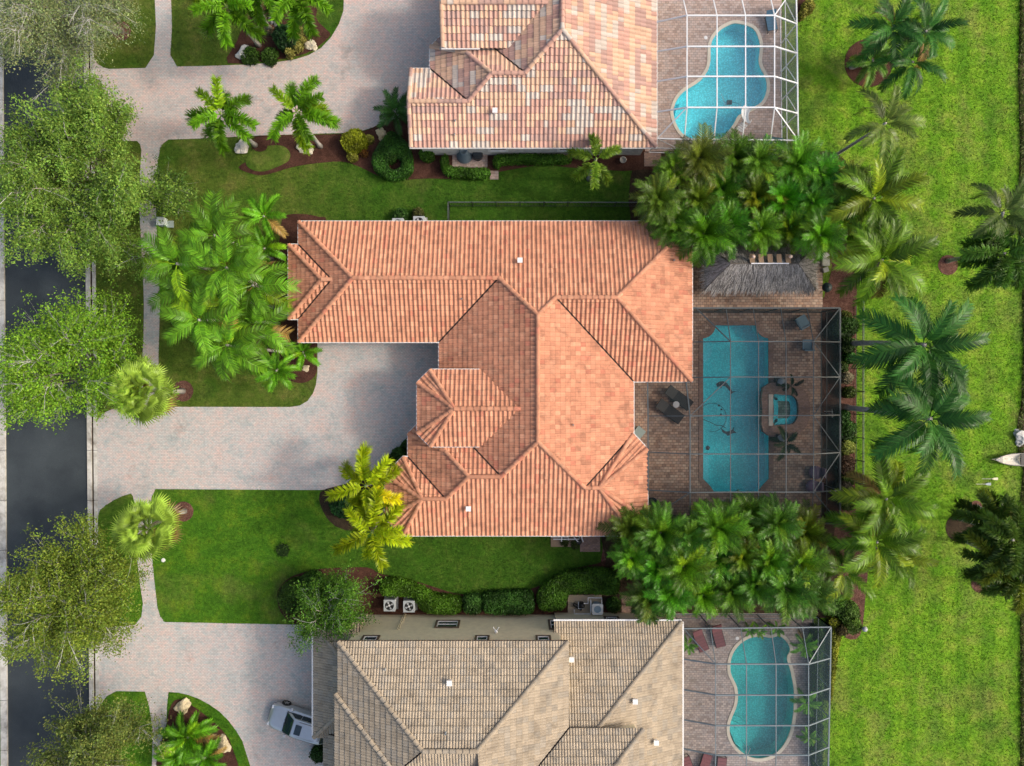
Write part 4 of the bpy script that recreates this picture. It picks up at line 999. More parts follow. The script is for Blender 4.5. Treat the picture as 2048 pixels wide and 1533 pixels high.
palm('fox', (731,972), (768,952), 5.6, 'yellow-green foxtail palm nearest the middle driveway', col=GREEN['foxy'], n=9, el=FE, shaft=True, yellow=.1, sc=1.08)
palm('fox', (744,1064), (772,1020), 6.0, 'yellow-green foxtail palm on the lawn side of its pair', col=GREEN['foxy'], n=10, el=FE, shaft=True, yellow=.1, sc=1.12)
# queen palm cluster in front of the middle house
QL = [((352,527), (540,560), 7.2, 'queen palm at the left edge of the front palm cluster'), ((452,535), (548,586), 7.5, 'tallest queen palm in the middle of the front palm cluster'), ((396,640), (556,648), 7.0, 'queen palm over the lawn on the lower left of the cluster'),
      ((452,690), (582,706), 6.5, 'queen palm at the lower end of the front palm cluster'), ((428,470), (545,520), 7.0, 'queen palm with yellowing fronds at the top of the cluster'), ((505,570), (560,600), 6.2, 'queen palm close to the terracotta garage roof'), ((512,655), (578,690), 5.6, 'queen palm beside the garage roof corner'), ((370,580),(552,615),6.4,'queen palm drooping over the left of the front lawn')]
for c, b, h, lb in QL: palm('queen', c, b, h, lb, n=12, sc=.95, el=(62, -5), yellow=.12, trunk=.13, group='queen palms before the middle house')
palm('small', (527,432), (558,464), 4.2, 'small stout palm at the top corner of the palm bed', n=11, sc=1.15, el=(60, 0), trunk=.1)
palm('small', (552,742), (586,716), 3.6, 'small stout palm at the bottom corner of the palm bed', n=12, sc=1.15, el=(60, 0), trunk=.1)
palm('small', (528,497), (562,507), 4.0, 'small palm with orange lower leaf by the garage eave', n=10, sc=1.1, el=(60, 0), trunk=.1, yellow=.3)
palm('small', (606,704), (610,712), 1.4, 'low green palm beside the paved forecourt corner', n=12, sc=.9, el=(70, 5), trunk=.08)
# fan palms by the road
palm('fan', (276,782), (366,782), 6.2, 'round fan palm above the mouth of the middle driveway', n=46, sc=1.0, el=(88, -20), trunk=.16, yellow=.0)
palm('fan', (290,1056), (369,1022), 5.6, 'round fan palm below the mouth of the middle driveway', n=44, sc=1.0, el=(88, -20), trunk=.16, yellow=.0)
# coconut palms behind the pools
palm('coco', (1850,690), (1693,687), 8.5, 'tall coconut palm leaning out beside the dark cage, upper of two', n=17, trunk=.2, sc=1.0, yellow=.03, el=(60, -20))
palm('coco', (1862,838), (1688,815), 8.5, 'tall coconut palm with bright young frond, lower of two by the cage', n=18, trunk=.2, sc=1.0, yellow=.03, el=(60, -20))
palm('coco', (1764,520), (1712,560), 6.0, 'coconut palm beside the thatched hut with yellow midribs', col=GREEN['cocoy'], n=19, sc=.85, yellow=.12)
palm('coco', (1748,396), (1710,430), 5.6, 'coconut palm at the right end of the upper palm thicket', col=GREEN['cocoy'], n=19, sc=.88, yellow=.2)
palm('coco', (1772,246), (1654,321), 6.2, 'thin leaning palm alone on the lawn behind the white cage', col=(.13, .2, .035), n=10, sc=.68, yellow=.2, trunk=.12)
palm('coco', (1788,52), (1738,118), 6.0, 'palm crown at the top of the round planting bed', n=13, sc=.7, trunk=.12)
palm('coco', (1853,62), (1745,128), 6.4, 'leaning palm crown at the far right of the round bed', n=12, sc=.62, trunk=.11)
palm('coco', (1826,124), (1750,134), 5.4, 'low leaning palm crown right of the round bed', n=11, sc=.58, trunk=.11)
palm('small', (1745,122), (1738,126), 1.9, 'short bushy palm in the middle of the round bed', n=16, sc=1.15, col=(.1, .22, .03))
palm('fox', (2010,507), (1895,522), 6.2, 'dark foxtail palm with visible grey trunk at the right edge', col=(.07, .16, .025), n=14, sc=1.15, el=FE, yellow=0)
palm('coco', (2006,425), (1932,520), 6.5, 'dark palm at the right edge above the visible grey trunk', col=(.075, .13, .025), n=11, sc=.72)
for c, b, h, lb in (((1985,1043), (1953,1014), 5.5, 'dark foxtail palm at the right edge, topmost of the lower group'), ((2026,1080), (1917,1036), 7.0, 'dark foxtail palm cut by the right edge in the lower group'), ((2003,1118), (1919,1077), 6.4, 'dark foxtail palm in the lower group nearest the lawn'), ((2030,1150), (1963,1167), 6.2, 'dark foxtail palm at the bottom of the right edge group')):
    palm('fox', c, b, h, lb, col=(.09, .16, .025), n=14, sc=1.0, el=FE, yellow=.12)
palm('coco', (1773,998), (1722,985), 5.8, 'arching lime palm right of the lower palm thicket, upper', col=GREEN['cocoy'], n=18, sc=.84, yellow=.25)
palm('coco', (1754,1084), (1708,1068), 5.6, 'arching lime palm right of the lower palm thicket, middle', col=GREEN['cocoy'], n=18, sc=.85, yellow=.25)
palm('coco', (1690,1140), (1676,1130), 4.6, 'arching lime palm at the lower right corner of the thicket', col=GREEN['cocoy'], n=12, sc=.62, yellow=.2)
palm('coco', (1800,1110), (1745,1095), 4.8, 'arching lime palm reaching furthest onto the back lawn', col=GREEN['cocoy'], n=11, sc=.6, yellow=.2)
# palm thickets
ORD = ['first', 'second', 'third', 'fourth', 'fifth', 'sixth', 'seventh', 'eighth']
def thicket(rows, what, group, h0):
    for rn, row in zip(('top', 'middle', 'bottom'), rows):
        for i, (x, y) in enumerate(row):
            palm('clump', (x + rnd(-8, 8), y + rnd(-8, 8)), None, h0 + rnd(-.8, .8), f'{ORD[i]} clumping palm from left, {rn} row of the {what}', n=38, sc=rnd(.75, 1.15), group=group, el=(88, -15), trunk=.08, yellow=.1, col=tuple(c * rnd(.55, 1.15) for c in GREEN['clump']))
thicket([[(1350,345),(1405,325),(1465,320),(1525,325),(1585,335),(1640,345),(1690,365)], [(1318,398),(1395,395),(1450,385),(1510,390),(1570,395),(1630,405),(1672,420)], [(1345,440),(1400,465),(1455,450),(1515,455),(1575,460),(1635,465)]],
        'thicket above the thatched hut', 'palms of the upper thicket', 4.6)
thicket([[(1262,1060),(1320,1058),(1375,1070),(1435,1050),(1495,1045),(1555,1048),(1610,1060)], [(1258,1120),(1310,1130),(1370,1135),(1430,1115),(1490,1110),(1545,1120),(1600,1125)], [(1290,1185),(1345,1190),(1400,1195),(1455,1180),(1510,1175),(1565,1185),(1615,1180)]],
        'thicket above the grey cage', 'palms of the lower thicket', 4.4)
palm('small', (1297,1222), (1290,1212), 3.4, 'spiky dark palm over the corner of the tan roof', col=(.05, .12, .03), n=22, sc=.8, el=(85, -20))
palm('small', (790,222), (795,240), 1.5, 'dark green low palm at the corner of the mottled roof', col=(.045, .13, .025), n=16, sc=1.05, el=(70, 0), trunk=.08)

# ================================================================ broadleaf trees
def leaf_quads(cent, nrm, size, rg=RNG, asp=.5):
    n = len(cent); d = rg.normal(size=(n, 3)) + nrm; d /= np.linalg.norm(d, axis=1, keepdims=True)
    a = np.cross(d, rg.normal(size=(n, 3))); a /= np.linalg.norm(a, axis=1, keepdims=True) + 1e-9
    b = np.cross(d, a); s = size * rg.uniform(.7, 1.3, (n, 1))
    return np.stack([cent - a * s, cent - b * s * asp, cent + a * s, cent + b * s * asp], 1)
def oak(label, crown, base, r, h, col, leaves=9000, bare=.0, zlo=2.6, seed=0, squash=(1, 1), twigs=260, lsize=.13, name='street_tree'):
    """crown: list of (px,py,relative radius) lobes at mean height; base pixel of the foot"""
    rg = np.random.default_rng(seed); rr = random.Random(seed)
    b = W(*base); t = thing(name, label, 'tree', b)
    lobes = [(W(x, y, h * .72) - b, r * k) for x, y, k in crown]
    mb = MB(); tw = MB(); fork = Vector((lobes[0][0].x * .12, lobes[0][0].y * .12, zlo * .75)); g = rr.uniform(.85, 1.1); bc = (.3 * g, .27 * g, .22 * g)
    mb.tube([(0, 0, -.05), (fork.x * .4, fork.y * .4, fork.z * .5), fork], [.26, .19, .17], 8, bc); mb.build('trunk', M['bark'], t, smooth=True)
    ends = []; tips = []
    for c, lr in lobes:
        for k in range(max(5, int(9 * lr / r))):
            a = 6.283 * k / 8 + rr.uniform(-.4, .4); q = lr * rr.uniform(.45, .85); 
            e_ = Vector((c.x + math.cos(a) * q * squash[0], c.y + math.sin(a) * q * squash[1], h * (.92 - .38 * (q / lr) ** 2) * rr.uniform(.85, 1.08)))
            if k % 4 == 0: e_ = Vector((c.x + rr.uniform(-.3, .3) * lr, c.y + rr.uniform(-.3, .3) * lr, h * rr.uniform(.92, 1.05)))
            m = fork.lerp(e_, .5) + Vector((rr.uniform(-.3, .3), rr.uniform(-.3, .3), .5)); bl = MB()
            bl.tube([fork, m, e_], [.11, .06, .018], 5, bc, cap=False); bl.build('limb', M['bark'], t, smooth=True)
            ends.append((fork, m, e_))
    tg = []
    for k in range(twigs):
        f, m, e_ = ends[k % len(ends)]; u = rr.uniform(.35, 1.); s = m.lerp(e_, (u - .35) / .65)
        dirv = Vector((e_.x - f.x, e_.y - f.y, 0)).normalized() * rr.uniform(.3, 1.1) + Vector((rr.gauss(0, .7), rr.gauss(0, .7), rr.uniform(-.15, .7)))
        e2 = s + dirv * rr.uniform(.5, 1.25) * (r / 4.5); md = s.lerp(e2, .5) + Vector((rr.uniform(-.1, .1), rr.uniform(-.1, .1), .08))
        gg = rr.uniform(.9, 1.4) * (1 + bare * .25); cc = (.33 * gg, .33 * gg, .3 * gg)
        tw.tube([s, md, e2], [.022, .014, .006], 3, cc, cap=False)
        for q in range(2 if bare < .3 else 4):
            e3 = md.lerp(e2, rr.uniform(0, 1)) + Vector((dirv.x * .4 + rr.gauss(0, .3), dirv.y * .4 + rr.gauss(0, .3), rr.uniform(-.05, .3))) * rr.uniform(.5, 1.1)
            tw.tube([md.lerp(e2, rr.uniform(0, .8)), e3], [.01, .004], 3, cc, cap=False); tg.append(e3)
        tg.append(e2); tg.append(md)
    tw.build('twigs', M['bark'], t, kind='stuff')
    C = np.array([tuple(v) for v in tg]); keep = rg.uniform(size=len(C)) > bare * .45; C = C[keep]
    idx = rg.integers(0, len(C), leaves); tone = rg.uniform(.62, 1.35, len(C))
    out = C - np.array(tuple(lobes[0][0])); out[:, 2] = 0
    on = out / (np.linalg.norm(out, axis=1, keepdims=True) + .1)
    pos = C[idx] + rg.normal(size=(leaves, 3)) * np.array([.27, .27, .16]) * (r / 4.5) ** .5 + on[idx] * rg.uniform(0, .35, (leaves, 1))
    q = leaf_quads(pos, np.array([0, 0, .9]), lsize, rg)
    hgt = np.clip((pos[:, 2:3] - h * .45) / (h * .5), 0, 1)
    tint = np.array(col)[None] * tone[idx][:, None] * rg.uniform(.75, 1.25, (leaves, 1)); tint[:, 0] *= rg.uniform(.85, 1.25, leaves)
    link('crown', quads_mesh('crown', q, tint, M['leaf']), t)
    return t
oak('pale sparse street tree with bare grey twigs at the top left corner', [(95,55,1.),(190,60,.7),(60,110,.6)], (243,62), 4.9, 7.5, (.22, .29, .11), leaves=42000, bare=.6, seed=1, twigs=560, lsize=.065)
oak('largest dense green street tree over the road below the upper driveway', [(150,310,1.),(110,430,.95),(260,430,.85),(80,350,.8),(200,250,.6)], (237,395), 4.4, 8.2, (.175, .31, .045), leaves=120000, bare=.05, seed=2, twigs=600, lsize=.08)
oak('bright green street tree with pale twigs above the middle driveway mouth', [(110,740,1.),(60,770,.7),(180,690,.65),(230,760,.55)], (240,745), 4.2, 7.2, (.18, .36, .025), leaves=52000, bare=.4, seed=3, twigs=470, lsize=.08)
oak('olive green street tree between the middle and lower driveways', [(135,1180,1.),(90,1210,.8),(210,1190,.8),(150,1250,.7)], (245,1165), 4.3, 7.5, (.175, .26, .03), leaves=76000, bare=.25, seed=4, twigs=560, lsize=.075)
oak('olive street tree cut by the bottom edge near the road', [(185,1510,1.),(130,1540,.8),(240,1500,.7)], (245,1450), 3.3, 7.2, (.16, .22, .045), leaves=46000, bare=.2, seed=5, twigs=380, lsize=.075)
oak('feathery green small tree at the corner of the tan house', [(660,1215,1.),(690,1190,.7),(640,1235,.7),(685,1240,.7)], (672,1205), 2.1, 4.6, (.09, .22, .02), leaves=26000, bare=.0, seed=6, twigs=240, zlo=1.6, lsize=.065, name='small_tree')
oak('dark leafy young tree beside the utility box near the street', [(330,380,1.),(352,398,.8)], (345,395), 1.3, 3.2, (.09, .18, .03), leaves=5000, seed=7, twigs=120, zlo=1.0, lsize=.09, name='small_tree')

# ================================================================ hedges and shrubs
def leafy(name, label, cat, poly, h, col, dens=260, size=.075, group=None, round_=.35, jit=.07, hole=None):
    """clipped hedge or shrub: a dark core covered in leaves. poly in plan"""
    cx = sum(p[0] for p in poly) / len(poly); cy = sum(p[1] for p in poly) / len(poly); t = thing(name, label, cat, (cx, cy, 0), group=group)
    lp = [(x - cx, y - cy) for x, y in poly]; lh = [(x - cx, y - cy) for x, y in hole] if hole else None
    mb = MB()
    if lh: 
        n0 = len(lp)
        mb.add([(x, y, h * .85) for x, y in lp + lh], tess([lp, lh]))
        for lo, fl in ((lp, 1), (lh, -1)):
            n = len(lo); fl *= 1 if area2(lo) > 0 else -1
            mb.add([(x, y, 0) for x, y in lo] + [(x, y, h * .85) for x, y in lo], [(i, (i + 1) % n, n + (i + 1) % n, n + i)[::fl] for i in range(n)])
    else: 
        inn = offset(lp, -.06); mb.prism(inn, 0, h * .82)
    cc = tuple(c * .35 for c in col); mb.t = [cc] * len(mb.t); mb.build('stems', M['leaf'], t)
    xs = [p[0] for p in lp]; ys = [p[1] for p in lp]; A = abs(area2(lp)) / 2; pts = []; nr = []
    loops = [lp] + ([lh] if lh else [])
    n = int(A * dens) * 2; k = 0
    segs = [(l[i], l[(i + 1) % len(l)]) for l in loops for i in range(len(l))]
    sa = np.array([s[0] for s in segs]); sb = np.array([s[1] for s in segs]); sd = sb - sa; sl2 = (sd ** 2).sum(1) + 1e-9
    while len(pts) < n and k < n * 12:
        k += 1; x, y = rnd(min(xs), max(xs)), rnd(min(ys), max(ys))
        if not inpoly(x, y, lp) or (lh and inpoly(x, y, lh)): continue
        pt_ = np.array((x, y)); tt = np.clip(((pt_ - sa) * sd).sum(1) / sl2, 0, 1); dist = np.sqrt((((sa + sd * tt[:, None]) - pt_) ** 2).sum(1)).min()
        lump = .05 * math.sin(x * 3.1 + y * 1.7) + .05 * math.sin(y * 4.3 - x * 2.)
        zt = h * (1 - .28 * max(0, 1 - dist / round_) ** 2) + lump + rnd(-jit, jit); pts.append((x, y, zt)); nr.append((0, 0, 1.2))
    for (a, b) in segs:
        l = math.dist(a, b)
        for q in range(int(l * h * dens * .8)):
            u = random.random(); z = h * random.random() * .85; nx, ny = (b[1] - a[1]) / l, -(b[0] - a[0]) / l; o = rnd(-.08, .06)
            pts.append((a[0] + (b[0] - a[0]) * u + nx * o, a[1] + (b[1] - a[1]) * u + ny * o, z)); nr.append((nx, ny, .4))
    P_ = np.array(pts); q = leaf_quads(P_, np.array(nr), size); tone = .8 + .35 * np.sin(P_[:, 0] * 2.3 + 1) * np.sin(P_[:, 1] * 2.9)
    tint = np.array(col)[None] * (tone * RNG.uniform(.6, 1.4, len(P_)))[:, None]
    link('leaves', quads_mesh('leaves', q, tint, M['leaf']), t); return t
def hedge(label, px, h, col, **k): return leafy('hedge', label, 'hedge', catmull(PX(px, h * .9), True, 3), h, col, **k)
def shrub(label, px, py, rpx, h, col, **k):
    a = [(px + rpx * math.cos(i * .628) * rnd(.85, 1.15), py + rpx * math.sin(i * .628) * rnd(.85, 1.15)) for i in range(10)]
    return leafy('shrub', label, 'shrub', catmull(PX(a, h * .8), True, 2), h, col, round_=rpx / 27 * .8, jit=.14, **k)
HG = (.085, .215, .02)
leafy('hedge', 'clipped teardrop hedge ring around a small shrub by the mottled roof', 'hedge', catmull(PX([(783,262),(800,272),(815,290),(823,315),(822,338),(810,352),(785,357),(762,350),(748,335),(745,315),(753,295),(768,275)], .7), True, 3), .8, (.055, .16, .02), hole=PX(arc(788, 325, 15, 0, 330, 10), .7))
hedge('L-shaped bright clipped hedge around the filter pad', [(884,312),(894,310),(897,330),(920,334),(950,336),(975,337),(979,345),(972,353),(940,353),(905,350),(888,342),(882,328)], .8, HG)
hedge('long thin clipped hedge under the mottled roof eave', [(990,312),(1010,309),(1070,308),(1135,310),(1137,322),(1080,324),(1010,324),(998,332),(989,330)], .8, HG)
shrub('rounded green shrub at the left end of the mottled house wall', 853, 305, 14, .9, HG)
shrub('yellow-green round croton bush beside the upper driveway', 707, 280, 22, 1.1, (.27, .31, .015), size=.1)
shrub('small yellow shrub right of the round croton bush', 737, 277, 8, .6, (.33, .34, .05)); shrub('small yellow shrub below the round croton bush', 704, 312, 9, .6, (.33, .34, .05))
shrub('small green shrub inside the teardrop hedge ring', 780, 312, 11, .9, (.08, .2, .03)); shrub('orange-brown small shrub on mulch near the teardrop hedge', 728, 306, 7, .4, (.2, .09, .02))
shrub('dark spiky shrub in the middle of the top island bed', 568, 72, 21, 1.1, (.03, .085, .025), size=.12)
for i, (x, y, r) in enumerate(((596,62,9),(602,78,7),(594,92,9),(578,105,8))): shrub(f'{ORD[i]} pale yellow shrub from the top along the rim of the top island', x, y, r, .6, (.42, .4, .1), group='yellow shrubs in the top island bed')
for i, (x, y, r) in enumerate(((513,35,6),(524,33,5),(536,58,7))): shrub(f'{ORD[i]} cream variegated plant from the left among dark mulch in the top island', x, y, r, .4, (.42, .37, .2), group='variegated plants in the top island')
bush_b = shrub('low green patch of ground plants beside the white stones', 500, 112, 18, .35, (.07, .15, .02)); shrub('low green patch behind the white stones', 540, 112, 16, .35, (.07, .15, .02))
hedge('curved bright hedge wrapping the pair of air conditioners', [(762,1166),(785,1160),(815,1166),(845,1180),(870,1192),(905,1196),(921,1203),(921,1222),(905,1229),(870,1228),(848,1224),(835,1208),(825,1195),(790,1193),(764,1190)], 1.0, (.1, .225, .016), size=.085)
hedge('small cube shaped hedge between two longer hedges', [(929,1197),(955,1195),(962,1205),(961,1225),(945,1229),(930,1226),(927,1210)], 1.1, (.06, .15, .025))
hedge('dark rectangular hedge along the cream wall', [(970,1191),(1000,1188),(1058,1186),(1066,1198),(1066,1222),(1050,1229),(1000,1229),(970,1226),(965,1208)], 1.1, (.05, .14, .02))
hedge('large curved bright hedge around the pool pumps', [(1076,1205),(1080,1185),(1100,1165),(1130,1150),(1170,1143),(1210,1142),(1235,1150),(1238,1172),(1232,1190),(1200,1188),(1150,1188),(1135,1190),(1130,1215),(1110,1222),(1085,1220)], 1.1, (.085, .2, .018), size=.085)
shrub('wide leafy bush at the left end of the lower hedge bed', 588, 1195, 30, 1.3, (.075, .155, .02)); shrub('round leafy bush behind the feathery small tree', 622, 1168, 22, 1.4, (.06, .145, .02)); shrub('bush with reddish leaves at the lawn edge of the bed', 580, 1220, 16, .9, (.11, .12, .03))
shrub('small bush at the corner of the pump hedge', 1228, 1212, 13, .7, (.06, .14, .02)); shrub('round dark clipped bush in front of the tan house garage', 636, 1512, 15, 1.0, (.04, .1, .02))
for x, y, r, c, lb in ((1697,895,14,(.36,.42,.09),'pale lime shrub outside the dark cage'),(1695,862,19,(.05,.13,.02),'dark green shrub above the pale lime one'),(1693,655,22,(.05,.12,.02),'dark shrub at the upper right corner of the dark cage'),(1693,930,17,(.13,.08,.05),'reddish brown shrub below the pale lime one'),(1697,755,10,(.4,.36,.22),'cream plant on the red mulch strip'),(1690,980,16,(.08,.07,.05),'dim purplish shrub at the lower right of the dark cage'),(1700,690,14,(.07,.13,.03),'green shrub at the foot of the upper leaning palm')):
    shrub(lb, x, y, r, 1.0, c)
for i, (x, y, r) in enumerate(((1690,635,13),(1702,715,11),(1688,735,9),(1702,785,10),(1690,835,12),(1703,880,9),(1688,915,10),(1700,955,14),(1698,1005,15))): shrub(f'{(ORD + ["ninth"])[i]} low green filler shrub from the top along the red mulch strip', x, y, r, rnd(.5, .9), (rnd(.05, .12), rnd(.12, .2), .025), group='filler shrubs outside the dark cage')
for x, y, r, c, lb in ((1668,1208,22,(.08,.19,.02),'bush at the top corner of the grey cage'),(1700,1225,20,(.11,.21,.03),'bush beside the lawn lamp right of the grey cage'),(1706,1250,18,(.13,.23,.03),'lower bush beside the lawn lamp'),(1685,1262,10,(.1,.08,.03),'brown small bush between the lawn bushes')): shrub(lb, x, y, r, 1.2, c)
hedge('yellow-green hedge strip along the outside of the grey cage', [(1662,1242),(1682,1246),(1683,1275),(1676,1310),(1670,1360),(1664,1400),(1661,1400),(1662,1300)], .8, (.3, .33, .03))
hedge('dim green hedge strip inside the far side of the grey cage', [(1628,1262),(1648,1262),(1648,1330),(1646,1420),(1645,1533),(1630,1533),(1630,1400),(1629,1330)], .9, (.07, .15, .03))
for x, y, lb in ((1610,1290,'potted palm inside the upper right of the grey cage'),(1615,1405,'potted palm halfway down inside the grey cage'),(1618,1475,'small potted palm low inside the grey cage')): palm('small', (x, y), (x - 2, y), 1.4, lb, n=13, sc=.7 if y < 1470 else .5, el=(70, 0), trunk=.06, name='potted_palm')
for i, (x, y, s) in enumerate(((1377,1290,.45),(1500,1260,.4),(1520,1262,.4),(1555,1258,.45))): palm('small', (x, y), None, .8, f'{ORD[i]} small spiky plant from the left on the deck of the grey cage', n=11, sc=s, el=(75, 10), trunk=.04, name='potted_plant', group='spiky plants in the grey cage', cat='potted plant')
for x, y, r in ((1618,12,12),(1608,25,7)): shrub(('larger' if r > 10 else 'smaller') + ' yellow shrub in the corner bed at the top of the white cage', x, y, r, .7, (.36, .35, .06), group='yellow shrubs by the white cage')
shrub('grass tuft shrub behind the middle house air conditioners', 802, 432, 14, .7, (.05, .13, .02)); shrub('brown leafed tuft next to the air conditioner', 836, 428, 12, .6, (.1, .11, .03))
shrub('dark shrub below the yellow foxtail palms', 685, 1012, 26, .9, (.03, .1, .025), size=.11); shrub('dark shrub under the entry corner of the middle house', 797, 915, 18, .8, (.05, .12, .02)); shrub('dark shrub hugging the entry porch eave', 815, 890, 10, .8, (.04, .11, .02)); shrub('dark weedy patch on the lower front lawn', 566, 1100, 14, .22, (.045, .1, .015), dens=90)
for x, y, s, lb in ((375,1475,1.35,'large green cycad-like palm in the lower left island bed'),(355,1515,1.2,'second green palm at the lower left island bed'),(410,1515,1.0,'bright small palm near the cream boulder')): palm('small', (x, y), (x + 3, y - 2), 1.3, lb, n=22, sc=s, el=(70, 2), trunk=.08, yellow=.1)
for x, y in ((1150,1090),(1130,1085)): shrub(('right' if x > 1140 else 'left') + ' weedy tuft on the pump pad of the middle house', x, y, 8, .35, (.07, .1, .02), group='tufts by the middle house pumps')
# weeds on the bank
ys_ = RNG.uniform(-50, 1600, 9000); pts = []
for y in ys_:
    x = np.interp(y, [0,150,300,420,560,700,800,850,900,940,1000,1250,1533], [2040,2036,2040,2035,2044,2046,2043,2034,2036,2046,2040,2040,2040]); q = W(x + abs(random.gauss(0, 6)), y); pts.append((q.x, q.y, rnd(-.1, .3) - .1))
q = leaf_quads(np.array(pts), np.array([0, 0, .3]), .16, asp=.25); link('bank_weeds', quads_mesh('bank_weeds', q, np.array([.1, .13, .03])[None] * RNG.uniform(.4, 1.5, (len(pts), 1)), M['leaf']), kind='stuff', label='rough weeds along the lake bank', cat='weeds')

# lawn blades: tufts on every lawn, kept off drives, beds, decks and houses
def npin(P, poly):
    x, y = P[:, 0], P[:, 1]; c = np.zeros(len(P), bool); xs = [p[0] for p in poly]; ys = [p[1] for p in poly]
    m = np.where((x > min(xs)) & (x < max(xs)) & (y > min(ys)) & (y < max(ys)))[0]
    if not len(m): return c
    xx, yy = x[m], y[m]; r = np.zeros(len(m), bool); j = len(poly) - 1
    for i in range(len(poly)):
        (xi, yi), (xj, yj) = poly[i], poly[j]
        if yi != yj: r ^= ((yi > yy) != (yj > yy)) & (xx < (xj - xi) * (yy - yi) / (yj - yi) + xi)
        j = i
    c[m] = r; return c
NB = 560000
Pn = np.stack([RNG.uniform(-33, 38, NB), RNG.uniform(-29, 29, NB)], 1)
keep = Pn[:, 0] > (-31.6 + .3); keep &= np.array(Pn[:, 0] > ((168 + KR + 13 * (766 - Pn[:, 1] * F / D) / 1533) - 1024) * D / F + .05)
for poly in BLOCK: keep &= ~npin(Pn, poly)
keep &= npin(Pn, gp); Pn = Pn[keep]
cent = np.concatenate([Pn, RNG.uniform(.015, .05, (len(Pn), 1))], 1)
q = leaf_quads(cent, np.array([0, 0, 1.0]), .055, asp=.35)
tn_ = RNG.uniform(.8, 1.25, (len(Pn), 1)) * np.ones((1, 3)); tn_[:, 0] *= RNG.uniform(.9, 1.25, len(Pn))
link('grass', quads_mesh('grass', q, tn_, M['grass']), kind='stuff', label='short mown grass of the lawns', cat='grass')
print('blades', len(Pn))

# ================================================================ thatched hut
kx0, kx1 = W(1408, 588, 2.5).x, W(1632, 588, 2.5).x; ky0 = W(1500, 581, 2.5).y; ryd = W(1500, 527, 4.1).y; ky1 = 2 * ryd - ky0
rx0, rx1 = W(1461, 527, 4.1).x, W(1597, 527, 4.1).x
hx, hy = (kx0 + kx1) / 2, ryd
hut = thing('thatched_hut', 'grey thatched hut with hipped roof on the terrace beside the thicket', 'hut', (hx, hy, 0))
c_ = [Vector((kx0, ky0, 2.5)), Vector((kx1, ky0, 2.5)), Vector((kx1, ky1, 2.5)), Vector((kx0, ky1, 2.5))]; ra, rb = Vector((rx0, ryd, 4.1)), Vector((rx1, ryd, 4.1)); O = Vector((hx, hy, 0))
mb = MB(); mb.add([v - O for v in c_ + [ra, rb]], [(0, 1, 5, 4), (1, 2, 5), (2, 3, 4, 5), (3, 0, 4), (3, 2, 1, 0)], (.16, .14, .12)); thr = mb.build('thatch_roof', M['thatch'], hut)
qs = []; ts_ = []
for tri, dn in (((c_[0], c_[1], rb, ra), None), ((c_[1], c_[2], rb, rb), None), ((c_[2], c_[3], ra, rb), None), ((c_[3], c_[0], ra, ra), None)):
    a, b, c, d = tri; nrm = (b - a).cross(c - a).normalized(); eave = (b - a).normalized(); down_ = nrm.cross(eave) * -1
    if down_.z > 0: down_ = -down_
    for k in range(int(2600 * (b - a).length / 8)):
        u, v = random.random(), random.random() ** .9; lo = a.lerp(b, u); hi = d.lerp(c, u); p = lo.lerp(hi, v)
        dd = (down_ * .8 + (lo - hi).normalized() * .7 + eave * random.gauss(0, .3) + nrm * rnd(-.02, .16)).normalized(); ln = rnd(.3, .7); w_ = dd.cross(nrm).normalized() * rnd(.012, .03)
        p0 = p + nrm * rnd(.01, .05); p1 = p0 + dd * ln * .6 ; p2 = p0 + dd * ln - Vector((0, 0, .02))
        qs.append([tuple(p0 - w_ - O), tuple(p0 + w_ - O), tuple(p2 + w_ * .4 - O), tuple(p2 - w_ * .4 - O)]); g = rnd(.4, 1.75); ts_.append((.29 * g, .27 * g, .245 * g))
link('thatch_strands', quads_mesh('thatch_strands', np.array(qs), np.array(ts_), M['thatch']), hut, kind='stuff')
for x in (kx0 + .5, hx, kx1 - .5):
    for y in (ky0 + .4, ky1 - .4):
        mb = MB(); mb.tube([(x - hx, y - hy, .03), (x - hx, y - hy, 2.6)], .09, 8, (.3, .22, .15)); mb.build('post', M['bark'], hut)
mb = MB(); q = W(1540, 527, 4.2); mb.box((q.x - hx, q.y - hy, 4.22), (2.55, .07, .07)); mb.build('ridge_rail', M['alum_w'], hut)
for i in range(5):
    q = W(1505 + i * 18, 517, 4.2); mb = MB(); mb.box((q.x - hx, q.y - hy, 4.12), (.34, .62, .06), t=(1, 1, 1), rz=.08); mb.build('ridge_board', M['wood'], hut)
for px in (1507, 1581):
    q = W(px, 513, 4.4); mb = MB(); mb.lathe([(.03, -.3), (.03, -.08), (.11, -.06), (.13, .03), (.08, .11), (.01, .13)], (q.x - hx, q.y - hy, 4.4), 10, (.75, .55, .42)); mb.build('ball_lamp', M['tint'], hut)
q = W(1648, 520); mb = MB(); mb.box((0, 0, .2), (.52, .95, .34), t=(.5, .5, .42)); mb.box((.05, -.75, .12), (.4, .35, .22), rz=.3, t=(.45, .45, .4)); mb.build('stone_slab', M['stone'], None, loc=q, label='pale stone slabs at the right end of the thatched hut', cat='stone')
q = W(1643, 578); t = thing('kettle_grill', 'round dark green kettle grill at the hut corner', 'grill', q); mb = MB(); mb.lathe([(.05, .55), (.28, .68), (.36, .85), (.33, 1.0), (.2, 1.12), (.02, 1.16)], n=18, t=(.012, .03, .03)); mb.build('kettle', M['tint'], t, smooth=True)
mb = MB(); mb.lathe([(.05, 1.15), (.05, 1.2), (.02, 1.22)], n=8, t=(.05,) * 3); mb.build('lid_handle', M['tint'], t)
